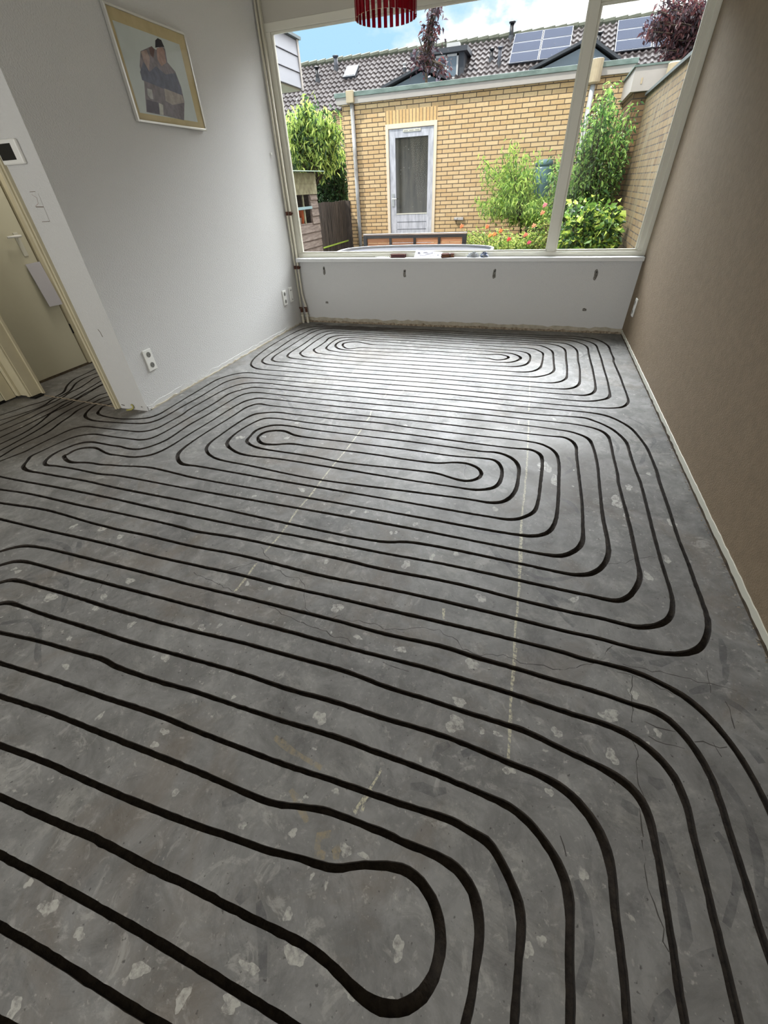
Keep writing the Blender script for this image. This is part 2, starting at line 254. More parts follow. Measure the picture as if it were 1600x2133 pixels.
# ------------------------------------------------------------ floor with milled channels
CHANNELS = {
'alpha': [(860,728.8),(1000,737.5),(1022.5,738.8),(1035,737.9),(1050,740),(1058.8,742.5),(1060.6,744),(1055,747.5),(1047.5,749),(1036.2,750),(1027.5,748.8),(1018.8,746.6),(1000,745.4),(860,736),(735,730),(712.5,728.1),(703.8,725.6),(698.8,720.6),(703.8,713.8),(716.2,709),(730,707.8),(747.5,708.1),(785,711.2),(860,716.2),(1000,726),(1037.5,728.1),(1075,730.6),(1097.5,735),(1103.8,740),(1103.8,750),(1101.2,755),(1093.8,760),(1075,763.5),(1050,762.8),(1000,760.4),(860,751.6),(735,743.8),(685,738.5),(660,735),(653.8,730),(653.1,728.1),(662.5,722.5),(681.2,708.8),(682.5,706.2),(695,700.6),(707.5,698.8),(730,699),(772.5,701.2),(860,705.4),(1000,714.4),(1067.5,716.5),(1093.8,717.5),(1125,719.8),(1137.5,723.8),(1150,731.2),(1152.5,742.5),(1153.4,755),(1153.8,772.5),(1147.5,777.5),(1135,781.9),(1117.5,785),(1098.8,785),(1080,783.8),(900,771.2),(860,768.1),(735,759.4),(660,752.8),(637.5,749.4),(607.5,746.2),(600,743.8),(598.8,740),(603.8,735),(631.2,717.5),(662.5,696.2),(672.5,692.5),(685,689.8),(703.8,690),(747.5,692.8),(860,696.6),(1000,704.4),(1075,708.1),(1120,711.2),(1160,713.5),(1175,715),(1188.8,719.4),(1197.5,725),(1201.9,730),(1203.8,745),(1203.8,750),(1207.5,766.2),(1208.1,783.8),(1206.9,798.8),(1201.2,805),(1187.5,809.4),(1175,810.4),(1130,807.5),(1080,802.9),(900,788.1),(700,774.4),(570,760.6),(553.8,758.1),(546.2,753.8),(546.2,750.6),(550,746.2),(575,728.8),(612.5,703.8),(641.2,690),(650,686.2),(662.5,684),(672.5,683.2),(697.5,683.1),(760,685.6),(860,690),(1000,696.6),(1075,700),(1160,703.8),(1191.2,704.8),(1216.2,708.8),(1232.5,713.8),(1241.2,718.8),(1246.2,730),(1252.5,747.5),(1253.1,750),(1258.8,771.2),(1265,791.2),(1268.8,810),(1270.2,825),(1266.2,829.6),(1257.5,832.1),(1246.2,834),(1235,835.6),(1205,835),(1140,829.1),(1080,824),(900,807.8),(800,800),(700,791.5),(600,784.4),(550,780),(515,776.2),(490,779),(471.2,783.8),(452.5,790.6),(415,812.5),(383.8,831.2),(340,858.1),(335,861.2),(312.5,869.5),(290,872.2),(252.5,872.5),(230,869.5),(209,864.7),(203,859),(209,853),(212,847.7),(224,843.5),(236,838.2)],
'beta': [(860,728.8),(772.5,725),(747.5,724.4),(735,726),(725,726.2),(717.5,723.8),(713.8,718.8),(716.2,715),(730,712.5),(747.5,712.5),(760,715),(770,717.1),(810,719),(860,722.1),(1000,730.4),(1037.5,733.8),(1065,736.2),(1080,741.2),(1085,745),(1082.5,748.8),(1075,751.9),(1065,754.4),(1050,755),(1000,752.2),(860,743.8),(735,736),(701.2,732.5),(685,729.4),(679.4,725.6),(681.9,721.2),(697.5,708.8),(707.5,704.4),(722.5,702.8),(735,703.1),(785,706.9),(860,710.4),(1000,718.8),(1050,722.5),(1100,725),(1115,727.5),(1125,731.9),(1130.6,735),(1131.2,742.5),(1128.8,757.5),(1125,766.2),(1117.5,770.6),(1107.5,773.8),(1087.5,775),(1050,772.5),(1000,768.5),(860,760),(735,751.9),(660,745.4),(640,744),(631.2,741.9),(625,735.6),(631.2,730),(656.2,711.2),(672.5,701.2),(682.5,695.6),(693.8,693.8),(722.5,694.4),(772.5,697.5),(860,701.2),(1000,709.4),(1065,711.9),(1093.8,713.8),(1137.5,715.6),(1162.5,720),(1175,726.2),(1178.1,731.2),(1178.8,742.5),(1179.4,750),(1181.2,766.2),(1181.2,778.8),(1180.6,786.2),(1177.5,790),(1165,795.6),(1150,797.5),(1117.5,796.2),(1080,793.5),(900,779.6),(860,777.1),(660,761.9),(600,755.2),(572.5,752.8),(566.2,749.4),(567.5,746.2),(572.5,741.2),(600,723.8),(631.2,703.8),(650,692.5),(666.2,686.9),(672.5,685.6),(691.2,684.8),(735,686.9),(860,693.1),(1000,701.2),(1075,704.4),(1160,707.8),(1178.8,708.5),(1197.5,711.2),(1212.5,716.2),(1222.5,721.9),(1226.2,736.2),(1229.4,750),(1233.8,766.2),(1237.5,785),(1240,800),(1240,812.5),(1235,818.8),(1227.5,821.9),(1215,823.8),(1205,823.1),(1145,818.8),(1080,813.1),(900,797.9),(700,783.5),(612.5,774.8),(540,768.8),(530,766.2),(523.8,761.9),(522.5,758.1),(528.8,747.5),(550,730),(575,713.8),(606.2,696.2),(631.2,685),(650,681.2),(668.8,679.6),(672.5,679.2),(710,679.8),(760,681.9),(860,685.6),(1000,692.9),(1075,696.2),(1160,699.4),(1185,700),(1210,701.9),(1230,704),(1247.5,708.8),(1260,715),(1267.5,721.2),(1272.5,733.8),(1278.8,748.8),(1277.5,750),(1285,768.8),(1292.5,786.2),(1298.8,803.8),(1305,820),(1308.1,830),(1308.8,837.5),(1303.8,843.8),(1296.2,848.1),(1267.5,850.2),(1242.5,849),(1172.5,843.8),(1080,835),(1000,827.5),(900,818.1),(800,810.6),(700,802.5),(507.5,786.5),(500,787.2),(490,789.4),(471.2,795),(452.5,805),(415,827.5),(377.5,848.1),(350,864.2),(327.5,875.5),(305,881.5),(290,882.2),(252.5,880.7),(200,876.7),(188,874.2),(179,869.7),(176.7,864.5),(182,857),(191,848.7),(201.5,842),(212,837.5),(231.5,832.2)],
'gamma': [(537.5,910),(537.5,916.2),(546.9,924.1),(571.9,926.2),(603.1,924.1),(650,930.3),(775,945.9),(850,957.5),(912.5,964.7),(953.1,963.1),(981.2,967.8),(1001.6,980.3),(1000,994.4),(975,1002.2),(959.4,1000.6),(937.5,994.4),(912.5,986.6),(850,978.1),(712.5,962.5),(650,950.6),(540.6,933.4),(521.9,926.6),(513.1,917.8),(518.8,911.6),(534.4,895.9),(562.5,886.6),(587.5,885.6),(650,895),(850,919.4),(943.8,931.9),(1006.2,940.6),(1037.5,942.8),(1065.6,953.8),(1079.7,969.4),(1079.7,994.4),(1071.9,1025.6),(1050,1044.4),(1025,1047.5),(975,1039.7),(850,1023.4),(650,996.6),(525,970.9),(446.9,953.8),(429.7,938.1),(434.4,925.6),(462.5,903.8),(509.4,872.5),(531.2,862.5),(550,860),(577.5,858.8),(612.5,863.1),(700,872.8),(800,881.9),(850,889.7),(975,905.3),(1100,919.4),(1131.2,926.2),(1156.2,941.2),(1164.1,963.1),(1164.1,1000.6),(1162.5,1047.5),(1156.2,1088.1),(1140.6,1110),(1109.4,1116.9),(1084.4,1114.7),(1006.2,1102.2),(850,1073.4),(400,994.4),(380,989.5),(350,982),(312.5,973.7),(290,971.8),(245,970),(222.5,967.7),(217.5,968.5),(187.5,964),(172.5,963.2),(150,963.2),(138,958),(132.7,950.5),(132.7,947.5),(141,947.5),(150,940),(165,934.7),(190.5,931.7),(202.5,934),(215,940.7),(230,946.7),(245,948.2),(275,952),(293,951.2),(312.5,948.2),(335,940),(365,923.5),(395,904),(440,877),(458.8,865),(496.2,842.5),(515,833.8),(516.2,833.8),(535,829.4),(550,830),(625,838.1),(700,846.2),(800,855.9),(850,860.6),(1037.5,879.4),(1162.5,895),(1193.8,900.6),(1225,913.1),(1234.4,928.8),(1243.8,963.1),(1250,1022.5),(1256.2,1078.8),(1265.6,1125.6),(1267.2,1156.9),(1256.2,1178.8),(1234.4,1194.4),(1203.1,1198.1),(1162.5,1191.2),(1068.8,1170.9),(850,1128.8),(800,1128.8),(400,1046.9),(240,1015.5),(180,1002),(120,991.5),(82.5,984.7),(60,981),(48.7,975),(48,970.5),(57,960),(64.5,949.5),(78,943.7),(105,931),(135,917.5),(150,911.5),(172.5,906.2),(195,904),(200,904.3),(237.5,910),(275,914.5),(293,916.4),(312.5,913.7),(335,904),(365,887.5),(395,869.5),(429.5,850),(452.5,836.2),(477.5,820),(496.2,813.8),(515,808.8),(525,806.9),(540,807.2),(612.5,813.8),(700,822.5),(800,831.9),(900,841.2),(1000,851.2),(1080,859.1),(1130,864),(1167.5,866.2),(1198.8,868.5),(1223.8,871.2),(1225,872),(1250,881.2),(1275,893.8),(1292.5,907.5),(1305,921.2),(1312.5,945),(1325,982.5),(1332.5,1000),(1347.5,1055),(1362.5,1115),(1377.5,1170),(1392.5,1217.5),(1400,1245),(1401.2,1270),(1392.5,1290),(1370,1302.5),(1325,1306.2),(1295,1298.8),(1250,1287.5),(1200,1277.5),(1075,1247.5),(1000,1227.5),(912.5,1207.5),(800,1186.2),(700,1162.5),(600,1142.5),(500,1121.2),(400,1105),(375,1097.5),(250,1069.4),(165.6,1052.2),(62.5,1028.8),(0,1019.4)],
'delta': [(537.5,910),(550,900.6),(575,896.6),(593.8,898.1),(615.6,906.9),(712.5,919.4),(850,936.6),(943.8,949.7),(1006.2,954.7),(1031.2,958.4),(1043.8,972.5),(1045.3,991.2),(1037.5,1010),(1025,1017.2),(990.6,1020.3),(943.8,1013.8),(850,999.7),(712.5,977.2),(587.5,956.9),(503.1,945.9),(481.2,935),(472.5,925),(476.6,916.2),(493.8,900.6),(525,881.9),(550,871.6),(568.8,870.9),(650,881.2),(850,904.7),(975,921.9),(1075,934.1),(1106.2,936.6),(1125,945.9),(1129.7,960),(1126.6,1000.6),(1120.3,1047.5),(1112.5,1066.2),(1087.5,1078.8),(1065.6,1082.5),(1006.2,1074.1),(850,1046.9),(587.5,1002.2),(400,969.4),(395,969.2),(380,967),(372.5,960.2),(369.5,952),(372.5,943),(387.5,929.5),(417.5,908.5),(440,894.2),(487.5,865),(502.5,855),(515,847.5),(516.2,847.5),(531.2,841.9),(543.8,841.2),(556.2,843.8),(625,851.2),(700,859.8),(800,870),(850,875),(1006.2,892.8),(1146.9,908.4),(1178.1,911.6),(1196.9,924.1),(1201.6,953.8),(1206.2,991.2),(1212.5,1047.5),(1214.1,1094.4),(1212.5,1131.9),(1196.9,1147.5),(1168.8,1158.4),(1137.5,1155.3),(1068.8,1142.8),(850,1099.7),(400,1019.4),(240,990),(210,987.7),(180,981.7),(150,975.7),(127.5,972),(111,969.7),(97.5,969.7),(91.8,964.5),(96,958.5),(108,948),(127.5,937.5),(144,931),(157.5,925.7),(172.5,922),(187.5,920.5),(210,923.5),(240,928.7),(245,928.7),(272,935.2),(290,935.8),(305,932.5),(335,922),(350,914.5),(395,884.5),(430,865),(465,843.8),(493.8,826.9),(508.8,820.6),(522.5,818.1),(537.5,817.8),(600,824.4),(700,834.6),(800,843.8),(900,852.9),(1000,862.5),(1080,871.2),(1130,876.2),(1167.5,880.2),(1186.2,881.9),(1205,885),(1225,888.8),(1250,896.2),(1265,906.2),(1271.2,920),(1277.5,950),(1287.5,992.5),(1287.5,1000),(1300,1050),(1310,1087.5),(1320,1132.5),(1330,1180),(1333.8,1200),(1325,1225),(1310,1242.5),(1295,1251.2),(1275,1251.2),(1237.5,1242.5),(1200,1235),(1075,1207.5),(925,1175),(800,1152.5),(625,1117.5),(525,1100),(343.8,1063.1),(240.6,1039.7),(125,1016.2),(31.2,999.1),(0,992.8)],
'm1': [(30,949),(57,938.5),(67.5,932.5),(97.5,917.5),(120,907),(142.5,896.5),(165,889.7),(180,888.2),(200,890.2),(230,893.5),(260,896.5),(290,899.2),(305,898),(327.5,892),(350,880),(380,863.5),(390,855.6),(427.5,833.8),(458.8,816.2),(482.5,805.6),(502.5,800),(518.8,797.8),(537.5,797.2),(637.5,806.9),(700,811.9),(800,821.2),(900,829.1),(1000,837.5),(1080,846.2),(1142.5,851.2),(1192.5,856),(1217.5,858.1),(1255,863.8),(1275,870),(1300,882.5),(1315,892.5),(1335,915),(1347.5,932.5),(1357.5,955),(1370,987.5),(1372.5,1000),(1392.5,1057.5),(1412.5,1120),(1432.5,1170),(1450,1220),(1465,1260),(1475,1292.5),(1473.8,1320),(1462.5,1345),(1445,1357.5),(1412.5,1362.5),(1375,1360),(1300,1345),(1250,1330),(1200,1320),(1050,1282.5),(925,1252.5),(800,1225),(675,1200),(565,1172.5),(500,1156.2),(400,1137.5),(300,1113.8),(250,1103.8),(187.5,1088.1),(134.4,1072.5),(93.8,1061.6),(0,1047.5)],
'n1': [(0,1081.2),(93.8,1103.8),(218.8,1131.9),(328.1,1160),(400,1175.8),(500,1197.5),(600,1222.5),(700,1245),(800,1268.8),(925,1297.5),(1050,1327.5),(1200,1367.5),(1200,1368.8),(1250,1380),(1325,1400),(1375,1422.5),(1425,1450),(1462.5,1480),(1500,1520),(1525,1552.5),(1545,1580),(1560,1605),(1575,1632.5),(1592.5,1667.5),(1610,1705),(1625,1745)],
'n2': [(0,1148.8),(25,1141.2),(50,1137),(82.5,1140),(130,1150),(200,1167.5),(300,1192.5),(400,1218.8),(500,1242.5),(600,1267.5),(700,1292.5),(800,1320),(925,1347.5),(1000,1371.8),(1075,1392.5),(1150,1415),(1200,1428.8),(1262.5,1447.5),(1325,1470),(1362.5,1480),(1395,1500),(1420,1525),(1445,1555),(1465,1587.5),(1482.5,1620),(1495,1655),(1510,1700),(1520,1733),(1540,1795.5),(1560,1858),(1577.5,1920.5),(1595,1970.5),(1610,2013),(1625,2058)],
'n3': [(0,1177.5),(25,1170),(45,1168.8),(75,1175),(150,1196.2),(250,1222.5),(400,1262),(500,1288.8),(600,1315),(700,1342.5),(800,1368.8),(875,1387.5),(950,1410),(1050,1440),(1125,1465),(1200,1490),(1250,1505),(1300,1525),(1337.5,1547.5),(1375,1580),(1400,1610),(1417.5,1642.5),(1430,1675),(1437.5,1705),(1442.5,1733),(1462.5,1808),(1477.5,1873),(1492.5,1933),(1507.5,1995.5),(1522.5,2058),(1540,2133)],
'n4': [(0,1213.8),(20,1207.5),(35,1208.8),(75,1220),(150,1241.2),(250,1272.5),(400,1313.8),(500,1337.5),(600,1365),(725,1400),(800,1428.8),(900,1460),(975,1485),(1025,1500),(1100,1525),(1145,1547.5),(1200,1573.8),(1250,1597.5),(1300,1627.5),(1327.5,1652.5),(1342.5,1677.5),(1355,1710),(1360,1733),(1372.5,1795.5),(1382.5,1858),(1395,1933),(1405,1995.5),(1415,2070.5),(1427.5,2133)],
'n5': [(0,1257.5),(15,1253.8),(35,1260),(100,1282.5),(175,1305),(275,1337.5),(400,1372.5),(500,1401.2),(600,1435),(700,1462.5),(800,1496.2),(900,1525),(975,1552.5),(1050,1585),(1125,1615),(1162.5,1635),(1200,1665),(1225,1695),(1245,1725),(1250,1733),(1265,1773),(1275,1815.5),(1280,1883),(1287.5,1945.5),(1295,1995.5),(1300,2045.5),(1307.5,2133)],
'n6': [(0,1317.5),(75,1333.8),(150,1355),(225,1377.5),(225,1380),(325,1417.5),(400,1438.8),(500,1472.5),(600,1505),(700,1535),(800,1572.5),(875,1600),(950,1630),(1025,1662.5),(1057.5,1677.5),(1082.5,1695),(1112.5,1722.5),(1117.5,1733),(1137.5,1755.5),(1157.5,1788),(1175,1825.5),(1185,1863),(1187.5,1920.5),(1186.2,1983),(1188.8,2045.5),(1187.5,2133)],
'n7': [(0,1381.2),(125,1420),(225,1455),(325,1487.5),(400,1518.8),(500,1557.5),(600,1595),(700,1627.5),(800,1662.5),(900,1695),(950,1712.5),(980,1733),(1012.5,1748),(1032.5,1773),(1050,1808),(1067.5,1843),(1080,1873),(1086.2,1908),(1086.2,1945.5),(1081.2,1995.5),(1077.5,2045.5),(1073.8,2090.5),(1071.2,2133)],
'n8': [(0,1450),(100,1482.5),(200,1522.5),(300,1562.5),(400,1602.5),(475,1635),(537.5,1662.5),(575,1675),(625,1680),(675,1687.5),(725,1705),(800,1735),(837.5,1753),(887.5,1773),(925,1790.5),(955,1810.5),(975,1838),(990,1868),(997.5,1903),(1001.2,1933),(997.5,1970.5),(991.2,2008),(985,2058),(980,2095.5),(970,2133)],
'n9': [(0,1552.5),(100,1590),(200,1635),(300,1677.5),(400,1716.2),(500,1750.5),(550,1769.2),(625,1788),(675,1805.5),(712.5,1809.2),(750,1801.8),(800,1803),(830,1805.5),(857.5,1818),(882.5,1843),(902.5,1875.5),(913.8,1908),(918.8,1940.5),(918.8,1978),(915,2003),(905,2033),(887.5,2065.5),(862.5,2090.5),(830,2103),(800,2101.8),(762.5,2083),(737.5,2060.5),(700,2020.5),(662.5,1988),(625,1963),(550,1925.5),(475,1888),(400,1848),(300,1800.5),(225,1760.5),(200,1747.5),(100,1705),(0,1660)],
'o1': [(0,1780.5),(100,1833),(200,1888),(300,1945.5),(400,2005.5),(475,2053),(550,2098),(605,2133)],
'o2': [(0,1930.5),(75,1973),(150,2020.5),(225,2068),(300,2115.5),(330,2133)],
'o3': [(0,2128),(15,2136.8)],
'h1': [(0,865),(30,855.2),(67.5,842.5),(80,839.7),(110,828.5),(131,818),(140,803),(155,789.5),(177.5,779),(200,768),(215,762.5)],
'h2': [(0,875.5),(45,862),(90,845.5),(110,831.5),(132.5,822.5),(147.5,812),(158,798.5),(177.5,786.5),(204.5,776),(218,770)],
'h3': [(0,886),(60,860.5),(80,851.7),(102.5,842),(129.5,828.5),(147.5,816.5),(164,809),(185,795.5),(200,785.7),(219.5,780.5)],
'h4': [(0,898),(60,872.5),(80,862.2),(110,848),(132.5,836),(147.5,830),(170,818),(192.5,804.5),(213.5,791.7),(224,786.5)],
'h5': [(0,911.5),(45,890.5),(80,872.7),(102.5,861.5),(125,848),(140,839),(155,833),(177.5,819.5),(200,807.5),(224,794)],
'h6': [(0,925),(45,904),(75,886),(95,870.5),(107,860),(140,845),(164,830),(185,818),(207.5,804.5),(225.5,797.7)],
'h7': [(0,938.5),(45,914.5),(80,894.5),(110,875),(140,856.2),(170,841.2),(188,833),(207.5,822.5),(224,818),(236,815)],
'h8': [(0,952),(37.5,929.5),(99.5,900),(125,881),(147.5,866),(162.5,854),(185,843.5),(200,836),(215,828.5),(236,824)],
}
EXT = {'alpha': (0, 0.15), 'beta': (0, 0.15), 'gamma': (0, 0.5), 'delta': (0, 0.5), 'm1': (0.5, 0.5), 'n1': (0.5, 0.2), 'n2': (0.5, 0.25), 'n3': (0.5, 0.25), 'n4': (0.5, 0.25), 'n5': (0.5, 0.25), 'n6': (0.5, 0.25), 'n7': (0.5, 0.25), 'n8': (0.5, 0.25), 'n9': (0.5, 0.25), 'o1': (0.5, 0.25), 'o2': (0.5, 0.25), 'o3': (0.5, 0.25), 'h1': (0.5, 0.25), 'h2': (0.5, 0.25), 'h3': (0.5, 0.25), 'h4': (0.5, 0.25), 'h5': (0.5, 0.25), 'h6': (0.5, 0.25), 'h7': (0.5, 0.25), 'h8': (0.5, 0.25)}
MARKS = [('crack', .0011, [[(542.5,1140),(552.5,1152.5),(563.8,1170),(570,1185),(585,1190),(600,1200),(615,1202.5),(627.5,1210),(635,1225),(635,1250),(637.5,1267.5),(647.5,1277.5)],
[(472.5,1187.5),(500,1180),(535,1172.5)],
[(690,1287.5),(710,1282.5),(725,1292.5),(755,1293.8),(775,1297.5),(800,1308.8)],
[(800,1311.2),(875,1308.8),(912.5,1312.5),(930,1325),(947.5,1326.2),(955,1340),(975,1356.2),(1012.5,1365),(1052.5,1365),(1075,1377.5),(1125,1385),(1150,1393.8),(1200,1392.5)],
[(1313.8,1405),(1316.2,1425),(1315,1450),(1317.5,1475),(1315,1500)],
[(1317.5,1542.5),(1325,1562.5),(1327.5,1600),(1330,1632.5),(1337.5,1655)],
[(1332.5,1685),(1328.8,1697.5),(1336.2,1720),(1340,1742.5)],
[(1337.5,1745.5),(1342.5,1778),(1342.5,1798),(1350,1840.5),(1362.5,1873),(1372.5,1908),(1375,1945.5),(1382.5,1968),(1391.2,1983)],
[(1287.5,1397.5),(1340,1415),(1375,1432.5),(1405,1442.5)],
[(405,1192.5),(445,1212.5),(482.5,1230)],
[(555,1260),(612.5,1290),(675,1315),(760,1352.5)],
[(1300,1385),(1375,1400),(1450,1417.5),(1500,1430),(1532.5,1437.5)],
[(1470,1398.8),(1477.5,1420),(1482.5,1445)],
[(1245,1175),(1300,1172.5),(1330,1162.5),(1375,1160)],
[(1200,1392.5),(1225,1382.5),(1250,1377.5),(1262.5,1362.5),(1275,1345)],
[(770,885),(775,872.5)],
[(970.3,966.2),(968.1,992.8)],
[(1487.5,1550),(1500,1575)],
[(1512.5,1462.5),(1522.5,1490),(1528.8,1517.5)],
[(800,1382.5),(827.5,1392.5),(850,1397.5)],
[(1350,1505),(1400,1525),(1407.5,1526.2)],
[(1347.5,1533.8),(1387.5,1547.5),(1425,1557.5)],
[(1445,1540),(1475,1547.5),(1520,1558.8)],
[(1167.5,1733),(1175,1748),(1173.8,1783)],
[(137.5,1110),(150,1100)],
[(217.5,1210),(226.2,1195)],
[(185,1247.5),(220,1210)]]),
('chalk', .0045, [[(1073.8,1350),(1070,1397.5),(1065,1450),(1062.5,1510),(1058.8,1580)],
[(1080,885),(1080.6,876.2)],
[(1103.8,776.2),(1103.1,835),(1101.2,856.2)],
[(1101.6,875.6),(1098.4,953.8),(1093.8,1016.2),(1087.5,1072.5),(1082.8,1156.9),(1081.2,1235)],
[(1087.5,1100),(1085,1182.5),(1080,1240),(1077.5,1275),(1072.5,1320),(1071.2,1400)],
[(830,785),(820,797.5),(810,808.8),(807.5,816.2),(798.8,828.1)],
[(773.8,856.2),(767.5,872.5),(760,880)],
[(753.1,894.4),(725,931.9),(681.2,985),(643.8,1035),(618.8,1063.1),(600,1091.2),(568.8,1131.9),(550,1150.6)],
[(535,1172.5),(510,1207.5),(488.8,1232.5)],
[(747.5,762.5),(736.2,775),(728.8,785)],
[(925,1267.5),(923.8,1290)],
[(795,1600),(772.5,1640),(737.5,1692.5)],
[(775,1645),(760,1660),(755,1690)]]),
('smear', .009, [[(572.5,1535),(600,1557.5),(637.5,1582.5),(670,1600)],
[(605,1645),(620,1670),(640,1712.5)],
[(660,1770.5),(657.5,1753),(670,1738),(690,1735.5)],
[(700,1790.5),(697.5,1778),(710,1760.5)],
[(655,1778),(677.5,1783)]]),
('scuff', .011, [[(1267.5,1350),(1282.5,1365),(1300,1372.5),(1340,1372.5)],
[(1352.5,1380),(1375,1382.5),(1390,1375),(1425,1370)],
[(1500,1330),(1506.2,1350),(1507.5,1387.5),(1510,1375),(1512.5,1400),(1510,1413.8)],
[(1437.5,1442.5),(1462.5,1435),(1500,1427.5),(1515,1417.5)],
[(1482.5,1442.5),(1520,1462.5),(1562.5,1490),(1590,1520)],
[(1525,1530),(1550,1545),(1575,1570),(1587.5,1590)],
[(1482.5,1595),(1500,1615),(1522.5,1645),(1545,1675),(1560,1707.5),(1567.5,1740)],
[(1567.5,1733),(1577.5,1783),(1582.5,1833),(1582.5,1868)],
[(1492.5,1733),(1515,1763),(1532.5,1808),(1537.5,1853),(1525,1888),(1515,1928)],
[(1375,1733),(1390,1783),(1412.5,1845.5),(1425,1908),(1430,1953),(1422.5,1983)],
[(1440,2013),(1475,1998),(1495,1983)],
[(1400,2070.5),(1380,2095.5),(1360,2133)],
[(1200,1833),(1215,1863),(1225,1920.5),(1230,1970.5),(1220,2020.5),(1205,2070.5)],
[(537.5,1878),(545,1920.5),(547.5,1983),(547.5,2033),(550,2075.5)],
[(495,1880.5),(507.5,1863),(522.5,1855.5)],
[(462.5,1675),(482.5,1667.5),(512.5,1660)],
[(75,1123.8),(112.5,1128.8),(135,1137.5),(145,1147.5),(147.5,1165),(147.5,1182.5)],
[(50,1207.5),(87.5,1205),(120,1202.5),(137.5,1212.5),(136.2,1240),(128.8,1275)],
[(0,1300),(37.5,1293.8),(62.5,1292.5),(75,1302.5),(82.5,1325),(77.5,1355),(82.5,1390)],
[(165,1127.5),(163.8,1147.5)],
[(987.5,1105),(1017.5,1110),(1050,1112.5),(1087.5,1120)],
[(1022.5,1137.5),(1037.5,1157.5),(1060,1177.5),(1075,1200)],
[(1075,1177.5),(1112.5,1200),(1150,1207.5),(1197.5,1200)],
[(1120,1225),(1145,1247.5),(1170,1280),(1197.5,1305)],
[(1135,1230),(1162.5,1247.5),(1187.5,1252.5),(1200,1245)],
[(1310,870),(1340,885),(1355,900),(1362.5,920),(1355,932.5)],
[(1275,915),(1287.5,930),(1285,942.5)],
[(1312.5,915),(1330,930),(1320,942.5)],
[(1332.5,967.5),(1340,957.5),(1343.8,942.5)],
[(1181.2,950.6),(1196.9,969.4),(1171.9,991.2)],
[(1168.8,1038.1),(1187.5,1047.5),(1206.2,1069.4)],
[(1025,950.6),(1053.1,966.2),(1075,991.2)],
[(965.6,928.8),(990.6,919.4),(1025,917.8)],
[(1600,1850.5),(1595,1883),(1597.5,1920.5)],
[(1025,1798),(1045,1833),(1055,1873),(1062.5,1923),(1067.5,1983)],
[(790,1595),(785,1630),(750,1677.5)],
[(905,1582.5),(915,1560),(935,1547.5)],
[(962.5,1572.5),(980,1565),(997.5,1567.5)],
[(855,1637.5),(882.5,1640),(905,1650),(930,1647.5)],
[(1350,1622.5),(1370,1632.5),(1385,1632.5)],
[(1295,1670),(1317.5,1685),(1330,1692.5)],
[(1206.2,727.5),(1213.8,735),(1216.2,740)],
[(1230,720),(1233.8,727.5),(1227.5,735),(1207.5,746.2)],
[(1262.5,703.8),(1280,707.5),(1286.2,715),(1288.8,720)],
[(1156.2,728.8),(1162.5,735),(1158.8,741.2)],
[(1160,755),(1172.5,757.5),(1175,767.5),(1173.8,778.8)],
[(540,801.9),(552.5,801.2),(570,805),(580,810),(590,817.5)],
[(550,825),(570,823.1),(590,827.5),(600,833.8),(606.2,845),(620,855)],
[(540,740),(556.2,733.8),(577.5,732.5),(593.8,725)],
[(385,835),(386.2,852.5),(380,858.8)]])]
SPOTS = [(702,1266,14,9),(667,1495,15,15),(835,1353,12,8),(1002,1246,12,9),(983,1383,14,12),(1135,972,15,11),(1155,1000,6,16),(948,1508,22,18),(957,1462,18,9),(1004,1522,8,7),(1036,1529,11,5),(846,1176,10,9),(950,1153,7,6),(900,1160,6,7),(420,1307,9,6),(457,1303,5,5),(137,1388,12,4),(208,1492,5,11),(343,1524,10,7),(322,1551,8,8),(345,1370,10,8),(144,1330,8,4),(720,1770,16,14),(758,1782,12,8),(1275,1575,12,18),(1270,1490,22,14),(1371,1527,8,9),(1348,1521,4,9),(1215,1820,9,18),(1100,1978,10,24),(1128,1960,9,16),(830,1975,14,28),(600,1905,12,14),(815,2090,14,14),(745,1327,10,5),(515,1216,5,5),(563,1225,5,4),(712,1266,5,5),(680,1840,4,14),(650,1825,4,10),(643,1804,3,8),(700,1650,10,6),(698,1647,7,6),(637,1660,6,4),(505,1720,9,8),(610,1735,10,10),(1160,1525,12,10),(1145,1650,9,9),(1060,1605,14,9),(1320,1445,12,9),(1310,1015,8,6),(1285,1045,14,12),(1305,1075,8,5),(1350,1200,8,10),(1400,1090,10,8),(1390,1165,8,8),(500,911,9,4),(598,912,6,3),(630,1020,9,4),(865,1092,5,5),(850,1068,5,3),(735,1065,6,3),(763,1066,6,3),(815,1110,4,4),(825,1109,4,3),(620,880,6,3),(215,1100,12,5),(250,1118,9,4),(270,1210,9,7),(200,1267,9,5),(105,1245,12,9),(30,1185,6,3),(655,1560,5,3),(105,1620,6,6),(60,1840,9,9),(165,1945,12,14),(100,1890,22,16),(290,2020,22,18),(380,2080,14,26),(620,1985,26,34),(520,2015,22,14),(30,2100,14,22),(730,2070,14,14),(480,2090,24,20)]

